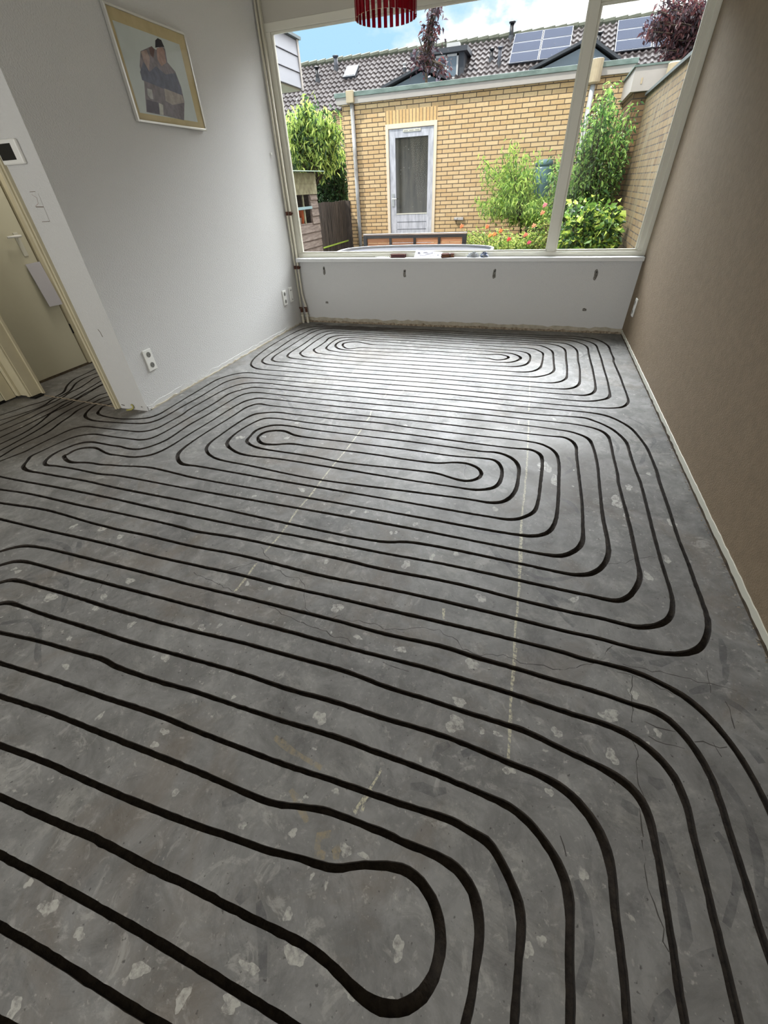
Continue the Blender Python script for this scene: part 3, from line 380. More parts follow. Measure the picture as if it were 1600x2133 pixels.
def fpt(p): v = hit(p[0], p[1], 2, 0.0); return Vector((v.x, v.y))
def spline(pts, step):
    """centripetal Catmull-Rom through pts, resampled"""
    P = [pts[0]*2-pts[1]]+list(pts)+[pts[-1]*2-pts[-2]]; out = []
    for i in range(1, len(P)-2):
        a, b, c, d = P[i-1], P[i], P[i+1], P[i+2]
        t0 = 0; t1 = t0+max(1e-4, (b-a).length)**.5; t2 = t1+max(1e-4, (c-b).length)**.5; t3 = t2+max(1e-4, (d-c).length)**.5
        n = max(2, int((c-b).length/step*1.5)+1)
        for k in range(n):
            t = t1+(t2-t1)*k/n
            A1 = a*((t1-t)/(t1-t0))+b*((t-t0)/(t1-t0)); A2 = b*((t2-t)/(t2-t1))+c*((t-t1)/(t2-t1)); A3 = c*((t3-t)/(t3-t2))+d*((t-t2)/(t3-t2))
            B1 = A1*((t2-t)/(t2-t0))+A2*((t-t0)/(t2-t0)); B2 = A2*((t3-t)/(t3-t1))+A3*((t-t1)/(t3-t1))
            out.append(B1*((t2-t)/(t2-t1))+B2*((t-t1)/(t2-t1)))
    out.append(P[-2])
    ds = [0]
    for a, b in zip(out, out[1:]): ds.append(ds[-1]+(b-a).length)
    n = max(2, int(ds[-1]/step)); res = []; j = 0
    for k in range(n+1):
        s = ds[-1]*k/n
        while j < len(ds)-2 and ds[j+1] < s: j += 1
        u = (s-ds[j])/max(1e-9, ds[j+1]-ds[j]); res.append(out[j].lerp(out[j+1], min(1, max(0, u))))
    return res
cv = []; cf = []; kinds = []      # constrained faces handed to the triangulation
def add_face(pts, kind):
    k = len(cv); cv.extend([Vector((p[0], p[1])) for p in pts]); cf.append(list(range(k, k+len(pts)))); kinds.append(kind)
def ribbon(c, hw, kind, chunk=5, jag=0.0, rnd=None):
    rnd = rnd or R_
    l = []; r = []
    n = len(c)
    for i, p in enumerate(c):
        t = (c[min(i+1, n-1)]-c[max(i-1, 0)]).normalized(); nn = Vector((-t.y, t.x))
        h = hw[i] if isinstance(hw, list) else hw
        l.append(p+nn*(h+rnd.gauss(0, jag))); r.append(p-nn*(h+rnd.gauss(0, jag)))
    i = 0
    while i < n-1:
        j = min(n-1, i+chunk)
        add_face(l[i:j+1]+r[i:j+1][::-1], kind); i = j
OUTLINE = [(3.664,0),(0.0,0),(0.0,-2.73),(-.30,-2.73),(-.30,-2.62),(-.30,-.8),(-1.62,-.8),(-1.62,-8.5),(3.664,-8.5)]
add_face([Vector(p) for p in OUTLINE], 'base')
for name, pl in CHANNELS.items():
    pts = [fpt(p) for p in pl]
    e0, e1 = EXT.get(name, (0, 0))
    if e0: pts.insert(0, pts[0]+(pts[0]-pts[1]).normalized()*e0)
    if e1: pts.append(pts[-1]+(pts[-1]-pts[-2]).normalized()*e1)
    c = spline(pts, .018)
    for _ in range(2): c = [c[0]]+[(c[i-1]+c[i]*2+c[i+1])/4 for i in range(1, len(c)-1)]+[c[-1]]
    hw = []
    for i in range(len(c)):
        a, b, d = c[max(0, i-3)], c[i], c[min(len(c)-1, i+3)]
        try: ang = (b-a).angle(d-b)
        except Exception: ang = 0
        hw.append(.0083+min(.0042, ang*.012))
    for _ in range(3): hw = [hw[0]]+[(hw[i-1]+hw[i]+hw[i+1])/3 for i in range(1, len(hw)-1)]+[hw[-1]]
    hw = [h*(1+.06*math.sin(i*.13)+.05*math.sin(i*.041+1)) for i, h in enumerate(hw)]
    ribbon(c, hw, 'chan', 5, .0005)
for kind, wd, lst in MARKS:
    for pl in lst:
        c = spline([fpt(p) for p in pl], .03 if kind != 'crack' else .02)
        n = len(c)
        if kind == 'crack':
            c = [p+Vector((R_.gauss(0, .003), R_.gauss(0, .003))) for p in c]; ribbon(c, wd, kind, 3, .0006)
        else:
            hw = [wd*(.35+.65*math.sin(math.pi*(i+.5)/n)**.5)*(1+.2*math.sin(i*1.3)) for i in range(n)] if kind != 'chalk' else wd
            ribbon(c, hw, kind, 4, .0012)
def blob(cx, cy, rx, ry, kind, n=11, rot=0):
    ph = [R_.uniform(0, 6.28) for _ in range(3)]; pts = []
    for k in range(n):
        a = 2*math.pi*k/n; rr = 1+.22*math.sin(2*a+ph[0])+.16*math.sin(3*a+ph[1])+.12*math.sin(5*a+ph[2])
        x, y = rx*rr*math.cos(a), ry*rr*math.sin(a)
        pts.append((cx+x*math.cos(rot)-y*math.sin(rot), cy+x*math.sin(rot)+y*math.cos(rot)))
    add_face(pts, kind)
for px, py, rx, ry in SPOTS:
    c0 = fpt((px, py)); dx = (fpt((px+rx, py))-c0).length; dy = (fpt((px, py+ry))-c0).length
    blob(c0.x, c0.y, dx*.9, dy*.9, 'paint', 20)
for k in range(170):
    x, y = R_.uniform(-1.2, 3.5), R_.uniform(-5.6, -.35)
    if x < 0 and y > -2.8: continue
    s = R_.choice([.004, .005, .006, .008, .012, .016]); blob(x, y, s*R_.uniform(.7, 1.5), s*R_.uniform(.7, 1.3), 'paint', 8, R_.uniform(0, 3))
ce = []
for f in cf: ce += [(f[i], f[(i+1) % len(f)]) for i in range(len(f))]
ov, oe, of, _ov, _oe, _of = geometry.delaunay_2d_cdt(cv, ce, [], 0, 1e-5, False)
PRI = ['chan', 'crack', 'chalk', 'paint', 'smear', 'scuff', 'base']
SLOT = {'base': 0, 'scuff': 1, 'chalk': 2, 'paint': 3, 'crack': 4, 'smear': 5}
# which drawn shape does every triangle fall in (grid of triangle centres, even-odd test)
T_ = np.array(of, dtype=np.int64); OV = np.array([(v[0], v[1]) for v in ov]); CEN = OV[T_].mean(axis=1)
def inside(P, poly):
    x, y = P[:, 0], P[:, 1]; r = np.zeros(len(P), bool); n = len(poly)
    for i in range(n):
        x0, y0 = poly[i]; x1, y1 = poly[(i+1) % n]
        if y0 == y1: continue
        c = ((y0 > y) != (y1 > y)) & (x < (x1-x0)*(y-y0)/(y1-y0)+x0); r ^= c
    return r
order = np.argsort(CEN[:, 0]); sxs = CEN[order, 0]; rank = np.full(len(T_), 99)
for f, kd in zip(cf, kinds):
    poly = [(cv[i].x, cv[i].y) for i in f]; xs = [p[0] for p in poly]; ys = [p[1] for p in poly]
    ids = order[np.searchsorted(sxs, min(xs)):np.searchsorted(sxs, max(xs))]
    ids = ids[(CEN[ids, 1] >= min(ys)) & (CEN[ids, 1] <= max(ys))]
    if kd != 'base': ids = ids[rank[ids] > PRI.index(kd)] if kd == 'chan' else ids
    if len(ids) == 0: continue
    ids = ids[inside(CEN[ids], poly)]
    if kd == 'base': base_in = np.zeros(len(T_), bool); base_in[ids] = True
    else: rank[ids] = np.minimum(rank[ids], PRI.index(kd))
fk = [None if not bi else ('base' if r == 99 else PRI[r]) for bi, r in zip(base_in, rank)]
of = [list(f) for f in of]
top = [(f, k) for f, k in zip(of, fk) if k and k != 'chan']; chan = [f for f, k in zip(of, fk) if k == 'chan']
mb = MB(); mb.v = [(v[0], v[1], 0) for v in ov]
for f, k in top: mb.f.append(tuple(f)); mb.m.append(SLOT[k])
# earth slab under the screed
k = len(mb.v); mb.v += [(x, y, -.12) for x, y in ((-2.2,-9),(4.2,-9),(4.2,.1),(-2.2,.1))]; mb.f.append((k, k+1, k+2, k+3)); mb.m.append(0)
me = bpy.data.meshes.new('floor'); me.from_pydata(mb.v, [], mb.f)
floor = link('floor', me, None, [M['floor'], M['scuff'], M['chalk'], M['paint'], M['crack'], M['rustpaint']])
me.polygons.foreach_set('material_index', mb.m); me.update(); tag(floor, kind='structure')
# channel bottoms and walls, one mesh per connected run
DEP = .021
from collections import defaultdict
par = {}
def find(a):
    while par.setdefault(a, a) != a: par[a] = par[par[a]]; a = par[a]
    return a
for f in chan:
    for a in f[1:]: par[find(a)] = find(f[0])
groups = defaultdict(list)
for f in chan: groups[find(f[0])].append(f)
for g in groups.values():
    if len(g) < 30: continue
    edges = defaultdict(int); 
    for f in g:
        for a, b in zip(f, f[1:]+f[:1]): edges[(a, b)] += 1
    m_ = MB(); idx = {}
    def vid(a, z):
        if (a, z) not in idx: idx[(a, z)] = len(m_.v); m_.v.append((ov[a][0], ov[a][1], z))
        return idx[(a, z)]
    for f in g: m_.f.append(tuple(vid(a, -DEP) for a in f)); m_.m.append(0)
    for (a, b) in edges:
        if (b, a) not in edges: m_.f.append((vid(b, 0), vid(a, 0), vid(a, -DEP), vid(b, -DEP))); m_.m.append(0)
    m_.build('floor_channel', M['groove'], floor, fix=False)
# ------------------------------------------------------------ room shell
def struct(name, mb, mats, parent=None, **k):
    o = mb.build(name, mats, parent, **k)
    if not parent: o['kind'] = 'structure'
    return o
CEIL = 2.66; W = 3.666
m = MB(); m.box((-.27, -2.73, 0), (0, .0, CEIL)); wl = struct('wall_left', m, M['wall'])
m = MB(); m.box((W, -8.6, -.02), (W+.10, .12, CEIL), 0); wr = struct('wall_right', m, M['brown'])
m = MB(); m.box((-.27, 0, -.05), (W, .12, .66), 0); m.box((-.27, 0, 2.485), (W, .12, CEIL), 1); m.box((-.27, 0, .66), (.045, .12, 2.485), 0); m.box((3.645, 0, .66), (W, .12, 2.485), 0)
wf = struct('wall_front', m, [M['wall'], M['panel']])
# ragged bare plaster left where the skirting was
def band(name, p0, p1, zt, th, mt, parent, n=60, jag=.004, zb=0.0, nrm=(0, -1), jb=0):
    m = MB(); vs = []
    for i in range(n+1):
        t = i/n; x = p0[0]+(p1[0]-p0[0])*t; y = p0[1]+(p1[1]-p0[1])*t; z = zt+R_.gauss(0, jag); zz = zb+abs(R_.gauss(0, jb))
        vs += [(x, y, zz), (x, y, z), (x+nrm[0]*th, y+nrm[1]*th, z-.001), (x+nrm[0]*th, y+nrm[1]*th, zz)]
    fs = []
    for i in range(n):
        a, b = 4*i, 4*i+4; fs += [(a+3, b+3, b+2, a+2), (a+2, b+2, b+1, a+1), (a, b, b+3, a+3)]
    m.add(vs, fs); return m.build(name, mt, parent, fix=False)
band('bare_plaster_strip', (.02, 0), (W, 0), .055, .003, M['wall_band'], wf, 70, .006)
band('mortar_strip', (.02, 0), (W, 0), .022, .008, M['rubble'], wf, 90, .005)
band('bare_plaster_strip', (0, -2.72), (0, -.1), .040, .003, M['wall'], wl, 60, .005, nrm=(1, 0))
band('mortar_strip', (0, -2.70), (0, -.05), .012, .012, M['wall_band'], wl, 90, .004, nrm=(1, 0))
# right wall: white unpainted strip, dark gap and crumbs below it
band('white_plaster_strip', (W, -8.4), (W, -.02), .046, .004, M['trimwhite'], wr, 260, .0012, .014, (-1, 0), .004)
band('gap_strip', (W, -8.4), (W, -.02), .016, .001, M['gap'], wr, 100, .001, 0, (-1, 0))
m = MB()
for i in range(520):
    y = R_.uniform(-5.2, -.05); s = R_.uniform(.002, .006); x = W-.006-abs(R_.gauss(0, .007))
    vs = [(x+R_.uniform(-s, s), y+R_.uniform(-s, s), R_.uniform(0, s)+.0005) for _ in range(4)]
    m.add(vs, [(0, 1, 2), (0, 2, 3), (0, 3, 1), (1, 3, 2)])
tag(m.build('mortar_crumbs', M['rubble'], None, fix=False), 'pale mortar crumbs scattered along the foot of the brown wall', 'rubble', kind='stuff')
m = MB(); m.box((-1.8, -8.6, CEIL), (W+.1, .12, CEIL+.25)); struct('ceiling', m, M['ceil'])
# rear wall with the other window of the through room
m = MB(); m.box((-1.8, -8.7, -.05), (W+.1, -8.6, .45)); m.box((-1.8, -8.7, 2.45), (W+.1, -8.6, CEIL)); m.box((-1.8, -8.7, .45), (-.25, -8.6, 2.45)); m.box((3.45, -8.7, .45), (W+.1, -8.6, 2.45))
struct('wall_back', m, M['wall'])
m = MB()
for a, b in (((-.25,-8.68,.45),(3.45,-8.62,.52)),((-.25,-8.68,2.38),(3.45,-8.62,2.45)),((-.25,-8.68,.45),(-.18,-8.62,2.45)),((3.38,-8.68,.45),(3.45,-8.62,2.45)),((1.56,-8.68,.45),(1.64,-8.62,2.45))): m.box(a, b)
struct('window_2', m, M['trimwhite'])
# left side: wall with a door next to the hall opening, and the hall
m = MB(); m.box((-1.5, -8.6, 0), (-1.39, -3.80, CEIL)); m.box((-1.5, -3.80, 2.06), (-1.39, -2.75, CEIL)); m.box((-1.75, -8.7, -.05), (-1.63, -.7, CEIL)); struct('wall_left_rear', m, M['wall'])
m = MB(); m.box((-1.39, -2.75, 2.08), (-.27, -2.64, CEIL)); struct('wall_above_opening', m, M['wall'])
m = MB(); m.box((-1.62, -2.64, 2.06), (-1.515, -.7, CEIL)); m.box((-1.62, -1.78, 0), (-1.515, -.7, 2.06)); m.box((-1.62, -.8, 0), (-.27, -.7, CEIL)); struct('wall_hall', m, M['wall'])
# opening frame: posts with grooved edges
m = MB(); m.box((-.302, -2.752, 0.001), (-.27, -2.60, 2.08)); m.box((-.302, -2.762, .001), (-.284, -2.752, 2.08)); m.box((-.312, -2.70, .001), (-.302, -2.66, 2.08))
struct('trim_1', m, M['post'], bevel=.002)
m = MB(); m.box((-1.39, -2.748, .02), (-1.215, -2.64, 2.08)); m.box((-1.255, -2.762, .02), (-1.222, -2.748, 2.08)); m.box((-1.385, -2.768, .02), (-1.345, -2.748, 2.08))
m.box((-1.515, -2.66, .012), (-1.2, -2.64, 2.08)); struct('trim_2', m, M['post'], bevel=.002)
m = MB(); m.box((-.302, -2.752, 2.03), (-1.215, -2.62, 2.08)); struct('trim_3', m, M['post'])
m = MB(); m.box((-1.262, -2.745, 0), (-1.19, -2.665, .016)); o = m.build('post_foot_gap', M['dark'], bpy.data.objects['trim_2'])
# threshold line of dust in the opening
m = MB(); vs = []; n = 30
for i in range(n+1):
    x = -1.20+.9*i/n; vs += [(x, -2.665-.06*i/n-.008+R_.gauss(0, .002), .0008), (x, -2.665-.06*i/n+.006+R_.gauss(0, .002), .0008)]
m.add(vs, [(2*i, 2*i+2, 2*i+3, 2*i+1) for i in range(n)]); tag(m.build('threshold_mortar_line', M['rubble'], floor, fix=False))
# ------------------------------------------------------------ window
GY = .035
fr = MB()
fr.box((.045, -.004, .697), (3.645, .075, .735)); fr.box((.045, 0, 2.43), (3.645, .075, 2.485)); fr.box((.045, 0, .735), (.098, .075, 2.43)); fr.box((3.59, 0, .735), (3.645, .075, 2.43)); fr.box((2.793, -.004, .735), (2.864, .075, 2.43))
fr.box((2.864, .005, 2.302), (3.59, .07, 2.43))
win = struct('window_1', fr, M['trimwhite'], bevel=.003)
bd = MB()   # glazing beads
for x0, x1, zt in ((.098, 2.793, 2.43), (2.864, 3.59, 2.302)):
    bd.box((x0, .012, .735), (x1, .03, .751)); bd.box((x0, .012, zt-.016), (x1, .03, zt)); bd.box((x0, .012, .751), (x0+.018, .03, zt-.016)); bd.box((x1-.018, .012, .751), (x1, .03, zt-.016))
bd.build('glazing_bead', M['trimwhite'], win, bevel=.002)
for x0, x1, zt in ((.098, 2.793, 2.43), (2.864, 3.59, 2.302)):
    g = MB(); g.box((x0, GY, .735), (x1, GY+.005, zt)); g.build('window_pane', M['glass'], win)
# drops of rain on the outer face of the pane
M['drop'] = mat('rain_drop', (1, 1, 1, 1), .05, trans=.6, ior=1.33)
dr = MB()
for i in range(620):
    x = R_.uniform(.12, 3.55); z = R_.uniform(.76, 2.3)
    if R_.random() > (.95 if x < 1.5 or z > 1.7 else .35): continue
    if 2.78 < x < 2.88: continue
    s = R_.uniform(.0009, .0022); h = s*R_.uniform(1, 2.2)
    dr.add([(x-s, GY+.0052, z), (x, GY+.0052, z-h), (x+s, GY+.0052, z), (x, GY+.0052, z+h), (x, GY+.0052+s, z)], [(0, 1, 4), (1, 2, 4), (2, 3, 4), (3, 0, 4)])
tag(dr.build('rain_drops', M['drop'], None, smooth=True, fix=False), 'tiny rain drops scattered over the outside of the big window pane', 'water drops', kind='stuff')
m = MB(); m.box((.062, -.10, .662), (W-.008, .01, .697)); struct('window_sill', m, M['sill'], bevel=.004)
# front frame lining at left: boxed strip beside the pipes
m = MB(); m.box((.0, -.02, .70), (.05, .0, 2.66)); struct('trim_4', m, M['trimwhite'], bevel=.003)
m = MB(); m.box((3.63, -.012, .70), (W, 0.0, 2.66)); struct('trim_5', m, M['trimwhite'], bevel=.003)
# ------------------------------------------------------------ things in the room
def at(px, py, Y): return hit(px, py, 1, Y)
def socket(loc, axis, label, cat='socket', n=2, w=.078, h=.152, name='wall_socket'):
    """axis: +1 faces +x, -1 faces -x; loc = centre on the wall"""
    e = empty(name, loc, label, cat)
    x, y, z = loc; s = axis
    m = MB(); m.box((x, y-w/2, z-h/2), (x+s*.010, y+w/2, z+h/2)); m.build('cover_plate', M['plate'], e, bevel=.003)
    for k in range(n):
        zc = z+(h/2-h/n*(k+.5))
        m = MB(); m.lathe((x+s*.0095, y, zc), [(.024, 0), (.024, s*.002), (.021, s*.002), (.020, s*.0006)], 24, axis='x'); m.build('socket_ring', M['plate'], e, smooth=False)
        m = MB(); m.lathe((x+s*.0102, y, zc), [(.0195, 0), (.0195, s*.0008)], 20, axis='x'); o = m.build('socket_well', M['hole'], e)
        m = MB()
        for d in (-.0095, .0095): m.lathe((x+s*.0108, y+d, zc), [(.0026, 0), (.0026, s*.0006)], 10, axis='x')
        m.build('contact_hole', M['dark'], o)
    return e
socket((0, -2.535, .334), 1, 'white double socket low on the left wall by its near corner')
socket((0, -.385, .347), 1, 'white double socket in the far left corner, the one further from the pipes')
e = empty('wall_socket', (0, -.232, .352), 'narrow white cable outlet plate in the far left corner, next to the pipes', 'socket')
m = MB(); m.box((0, -.268, .276), (.010, -.196, .428)); m.build('cover_plate', M['plate'], e, bevel=.003)
for yy, zz, rr_ in ((-.241, .398, .006), (-.222, .398, .006), (-.222, .30, .007)): m = MB(); m.lathe((.010, yy, zz), [(rr_, 0), (rr_, .003)], 12, axis='x'); m.build('cable_jack', M['hole'], e)
socket((W, -.283, .312), -1, 'white double socket on the brown right wall near the window')
# thermostat on the end face of the left wall (faces the camera)
YE = -2.73
e = empty('thermostat', (-.175, YE, 1.53), 'white wall thermostat with a black screen on the narrow wall end', 'thermostat')
m = MB(); m.box((-.262, YE-.022, 1.477), (-.098, YE, 1.584)); m.build('housing', M['plate'], e, bevel=.008)
m = MB(); m.box((-.252, YE-.0235, 1.497), (-.142, YE-.021, 1.566)); m.build('screen', M['dark'], e, bevel=.001)
# scratched outline of a removed switch on the same face, scuff and chips at its foot
M['scratch'] = mat('scratch_mark', rgb(112,100,84), .9); M['redline'] = mat('reddish_mark', rgb(165,140,128), .9)
wl_ = bpy.data.objects['wall_left']
def strip(pts, Y, wd, mt, name, parent, off=.0012):
    m = MB(); P = [at(px, py, Y) for px, py in pts]
    for a, b in zip(P, P[1:]):
        d = (b-a).normalized(); n_ = Vector((-d.z, 0, d.x))*wd/2
        m.add([(a-n_)+Vector((0, -off, 0)), (b-n_)+Vector((0, -off, 0)), (b+n_)+Vector((0, -off, 0)), (a+n_)+Vector((0, -off, 0))], [(0, 1, 2, 3)])
    return m.build(name, mt, parent, fix=False)
strip([(75, 431), (91, 431)], YE, .004, M['scratch'], 'scratch_mark', wl_); strip([(88, 462), (104, 461)], YE, .0025, M['scratch'], 'scratch_mark', wl_)
strip([(104, 461), (90, 428), (80, 403)], YE, .0012, M['scratch'], 'scratch_mark', wl_); strip([(62, 400), (74, 399)], YE, .002, M['scratch'], 'scratch_mark', wl_)
strip([(66, 405), (77, 412), (80, 424), (74, 430)], YE, .0018, M['redline'], 'scratch_mark', wl_)
strip([(204, 686), (209, 692), (214, 702)], YE, .005, M['scratch'], 'scratch_mark', wl_)
strip([(253, 842.5), (260, 844.5)], YE, .006, M['gap'], 'plaster_chip', wl_); strip([(294, 847), (297, 848)], YE, .006, M['gap'], 'plaster_chip', wl_)
# hole at the foot with a conduit end
m = MB(); m.add([at(px, py, YE)+Vector((0, -.0014, 0)) for px, py in ((269, 860.5), (276, 853), (281, 857), (290, 857.5), (293, 860), (286, 862))], [(0, 1, 2, 3, 4, 5)]); m.build('plaster_hole', M['dark'], wl_, fix=False)
M['conduit'] = mat('yellowed_conduit', rgb(176,170,100), .4)
m = MB(); m.tube([(-.185, YE-.03, .004), (-.15, YE-.02, .007), (-.13, YE-.012, .018), (-.125, YE-.010, .034), (-.138, YE-.006, .043), (-.15, YE+.002, .036)], .0065, 8)
tag(m.build('conduit_end', M['conduit'], None, smooth=True), 'yellowed plastic conduit end curling out of the wall foot', 'conduit')
# holes of the removed radiator
M['holegrey'] = mat('broken_plaster', rgb(150,147,140), .95, vcol=rgb(66,62,56), vscale=110, bump=1, bscale=200)
wf_ = bpy.data.objects['wall_front']
for x, z, a, b in ((.361, .584-.02, .013, .042), (1.336, .541, .014, .040), (2.310, .541, .015, .045), (3.287, .537, .016, .046)):
    m = MB(); n = 18; ph = R_.uniform(0, 6)
    pts = [(x+a*(1+.16*math.sin(3*t+ph))*max(-1, min(1, 1.5*math.cos(t))), z+b*(1+.1*math.sin(4*t+ph))*math.sin(t)) for t in [2*math.pi*k/n for k in range(n)]]
    m.prism([(p, q_) for p, q_ in pts], -.0018, 0, axis=1); o = m.build('bracket_hole', M['holegrey'], wf_)
    m = MB(); m.lathe((x+.002, -.003, z+b*.5), [(.0075, 0), (.0075, .0011)], 10, axis='y'); m.build('drill_hole', M['dark'], o)
for x, z, s in ((.350, .228, .017), (3.262, .222, .018)):
    m = MB(); n = 12; pts = [(x+s*(1+.2*R_.uniform(-1, 1))*max(-1, min(1, 1.4*math.cos(t))), z+s*.7*(1+.2*R_.uniform(-1, 1))*max(-1, min(1, 1.4*math.sin(t)))) for t in [2*math.pi*k/n for k in range(n)]]
    m.prism(pts, -.0014, 0, axis=1); m.build('bracket_hole', M['holegrey'], wf_)
# heating pipes in the corner
for k, (x, y, r, lab) in enumerate(((.022, -.062, .0105, 'cream painted heating pipe in the corner, the one against the left wall'), (.058, -.046, .0105, 'cream painted heating pipe in the corner, right one with the bent foot'))):
    e = empty('heating_pipe', (x, y, 0), lab, 'pipe')
    m = MB()
    if k == 0: m.tube([(x, y, .0), (x, y, 2.655)], r, 12)
    else: m.tube([(x+.022, y, 0), (x+.022, y, .15), (x+.020, y, .20), (x, y, .27), (x-.006, y, .33), (x-.008, y, 2.655)], r, 12)
    m.build('pipe_run', M['pipe'], e, smooth=True)
    xx = x+(.022 if k else 0)
    m = MB(); m.tube([(xx, y, 0), (xx, y, .085)], .0145, 12); m.tube([(xx, y, .085), (xx, y, .097)], .021, 12); m.build('floor_sleeve', M['pipe'], e)
    m = MB(); m.tube([(xx-.003*k, y, .125), (xx-.003*k, y, .165)], .0155, 8); m.box((xx-.022, y-.014, .168), (xx+.018, y-.006, .182)); m.build('rusty_clamp', M['rust'], e)
    for pz in ((598, 445), (619, 557)):
        zc = at(pz[0], pz[1], y).z
        m = MB(); m.tube([(x-.006*k, y, zc-.017), (x-.006*k, y, zc+.017)], .0145, 8); m.box((x-.004, y, zc-.006), (x+.004, -.002 if k else y+.02, zc+.006))
        if k: m.tube([(x-.006, y, zc-.004), (x+.016, y, zc-.008)], .007, 6)
        m.build('pipe_bracket', M['rust'], e)
zc = hit(570, 321, 0, 0.0).z
m = MB(); m.box((.0, -.18, zc-.008), (.012, -.155, zc+.008)); tag(m.build('wall_clip', M['plate'], None, bevel=.002), 'small plastic clip on the left wall beside the pipes', 'clip')
# framed picture
e = empty('framed_picture', (0, -1.538, 1.705), 'silver framed picture of three standing figures in a beige mount, hung on the left wall', 'picture')
y0, y1, z0, z1 = -1.905, -1.172, 1.705, 2.224
M['frame'] = mat('silver_frame', rgb(205,204,198), .3, metal=.6); M['mount'] = mat('beige_mount', rgb(196,180,138), .85, var=.12, vscale=14)
M['art'] = mat('print_paper', rgb(196,204,200), .8, var=.06, vscale=8)
m = MB(); t = .012
m.box((.004, y0, z0), (.028, y0+t, z1)); m.box((.004, y1-t, z0), (.028, y1, z1)); m.box((.004, y0+t, z0), (.028, y1-t, z0+t)); m.box((.004, y0+t, z1-t), (.028, y1-t, z1)); m.build('frame', M['frame'], e, bevel=.0015)
m = MB(); m.box((.006, y0+t, z0+t), (.020, y1-t, z1-t)); m.build('mount', M['mount'], e)
PX = .0205
def pz_(px, py): v = hit(px, py, 0, PX); return (v.y, v.z)
ia = [pz_(236.5, 41), pz_(377, 95), pz_(410, 256), pz_(288, 232)]
ya, yb, za, zb_ = (ia[0][0]+ia[3][0])/2, (ia[1][0]+ia[2][0])/2, (ia[2][1]+ia[3][1])/2, (ia[0][1]+ia[1][1])/2
m = MB(); m.box((.0202, ya, za), (PX, yb, zb_)); art = m.build('print', M['art'], e)
def fig(pts, col, lvl, nm):
    m = MB(); m.prism([pz_(a/3.478, b/3.478) for a, b in pts], PX, PX+.00025*lvl, axis=0); return m.build(nm, mat('ink_'+nm, rgb(*col), .8, var=.3, vscale=30), art)
fig([(1012,480),(1018,370),(1060,352),(1095,335),(1130,362),(1165,330),(1195,352),(1212,450),(1270,520),(1312,630),(1336,740),(1334,872),(1190,838),(1062,812),(1045,600)], (138,132,136), 1, 'figure_group')
fig([(1015,520),(1040,450),(1085,520),(1130,480),(1200,540),(1270,530),(1312,640),(1318,700),(1180,640),(1030,580)], (112,116,132), 2, 'blue_coat')
fig([(1125,345),(1125,292),(1142,276),(1168,290),(1192,345),(1176,338)], (52,50,56), 2, 'dark_hair')
fig([(1135,348),(1176,342),(1192,372),(1204,455),(1170,480),(1140,430)], (176,146,134), 2, 'face')
fig([(1022,375),(1060,360),(1085,420),(1080,520),(1040,440)], (178,158,150), 2, 'face_pale')
fig([(1080,350),(1100,335),(1118,360),(1112,420),(1092,400)], (120,96,92), 3, 'small_face')
fig([(1190,640),(1318,690),(1334,745),(1250,760),(1200,730)], (176,168,160), 3, 'light_skirt')
fig([(1065,640),(1100,650),(1112,720),(1090,716),(1070,690)], (188,188,186), 3, 'pale_cloth')
fig([(1150,745),(1180,760),(1186,835),(1160,830)], (200,200,190), 3, 'pale_gap')
fig([(1060,720),(1150,745),(1155,828),(1066,808)], (104,100,110), 2, 'dark_skirt')
m = MB(); m.box((.0225, y0+t, z0+t), (.0240, y1-t, z1-t)); m.build('glazing', M['glass'], e)
# pendant lamp: ring of translucent red strips
M['red'] = mat('red_acrylic', rgb(158,8,32), .12, trans=.55, ior=1.4); M['redin'] = mat('red_inner_strip', rgb(225,25,70), .2, trans=.35, ior=1.4)
LC = Vector((1.68, -1.6, 2.04)); LR = .175
e = empty('pendant_lamp', (LC.x, LC.y, 2.04), 'red pendant lamp of translucent vertical strips hanging before the window', 'lamp')
NS = 30
for k in range(NS):
    a = 2*math.pi*k/NS; da = .060
    def P_(ang, r, z): return (LC.x+r*math.cos(ang), LC.y+r*math.sin(ang), z)
    m = MB(); top_ = 2.40
    m.hexa([P_(a-da, LR, 2.04), P_(a+da, LR, 2.04), P_(a+da, LR-.006, 2.04), P_(a-da, LR-.006, 2.04)], [P_(a-da, LR*.99, top_), P_(a+da, LR*.99, top_), P_(a+da, LR*.99-.006, top_), P_(a-da, LR*.99-.006, top_)])
    m.build('lamp_strip', M['red'], e)
m = MB(); m.lathe((LC.x, LC.y, 0), [(.15, 2.40), (.176, 2.40), (.176, 2.41), (.02, 2.42), (.02, 2.45), (.001, 2.45)], 32); m.build('top_ring', M['red'], e)
m = MB(); m.lathe((LC.x, LC.y, 0), [(.012, 2.27), (.03, 2.29), (.03, 2.36), (.012, 2.42)], 16); m.build('bulb_holder', M['plate'], e, smooth=True)
m = MB(); m.tube([(LC.x, LC.y, 2.45), (LC.x, LC.y, CEIL)], .003, 6); m.build('cord', M['plate'], e)
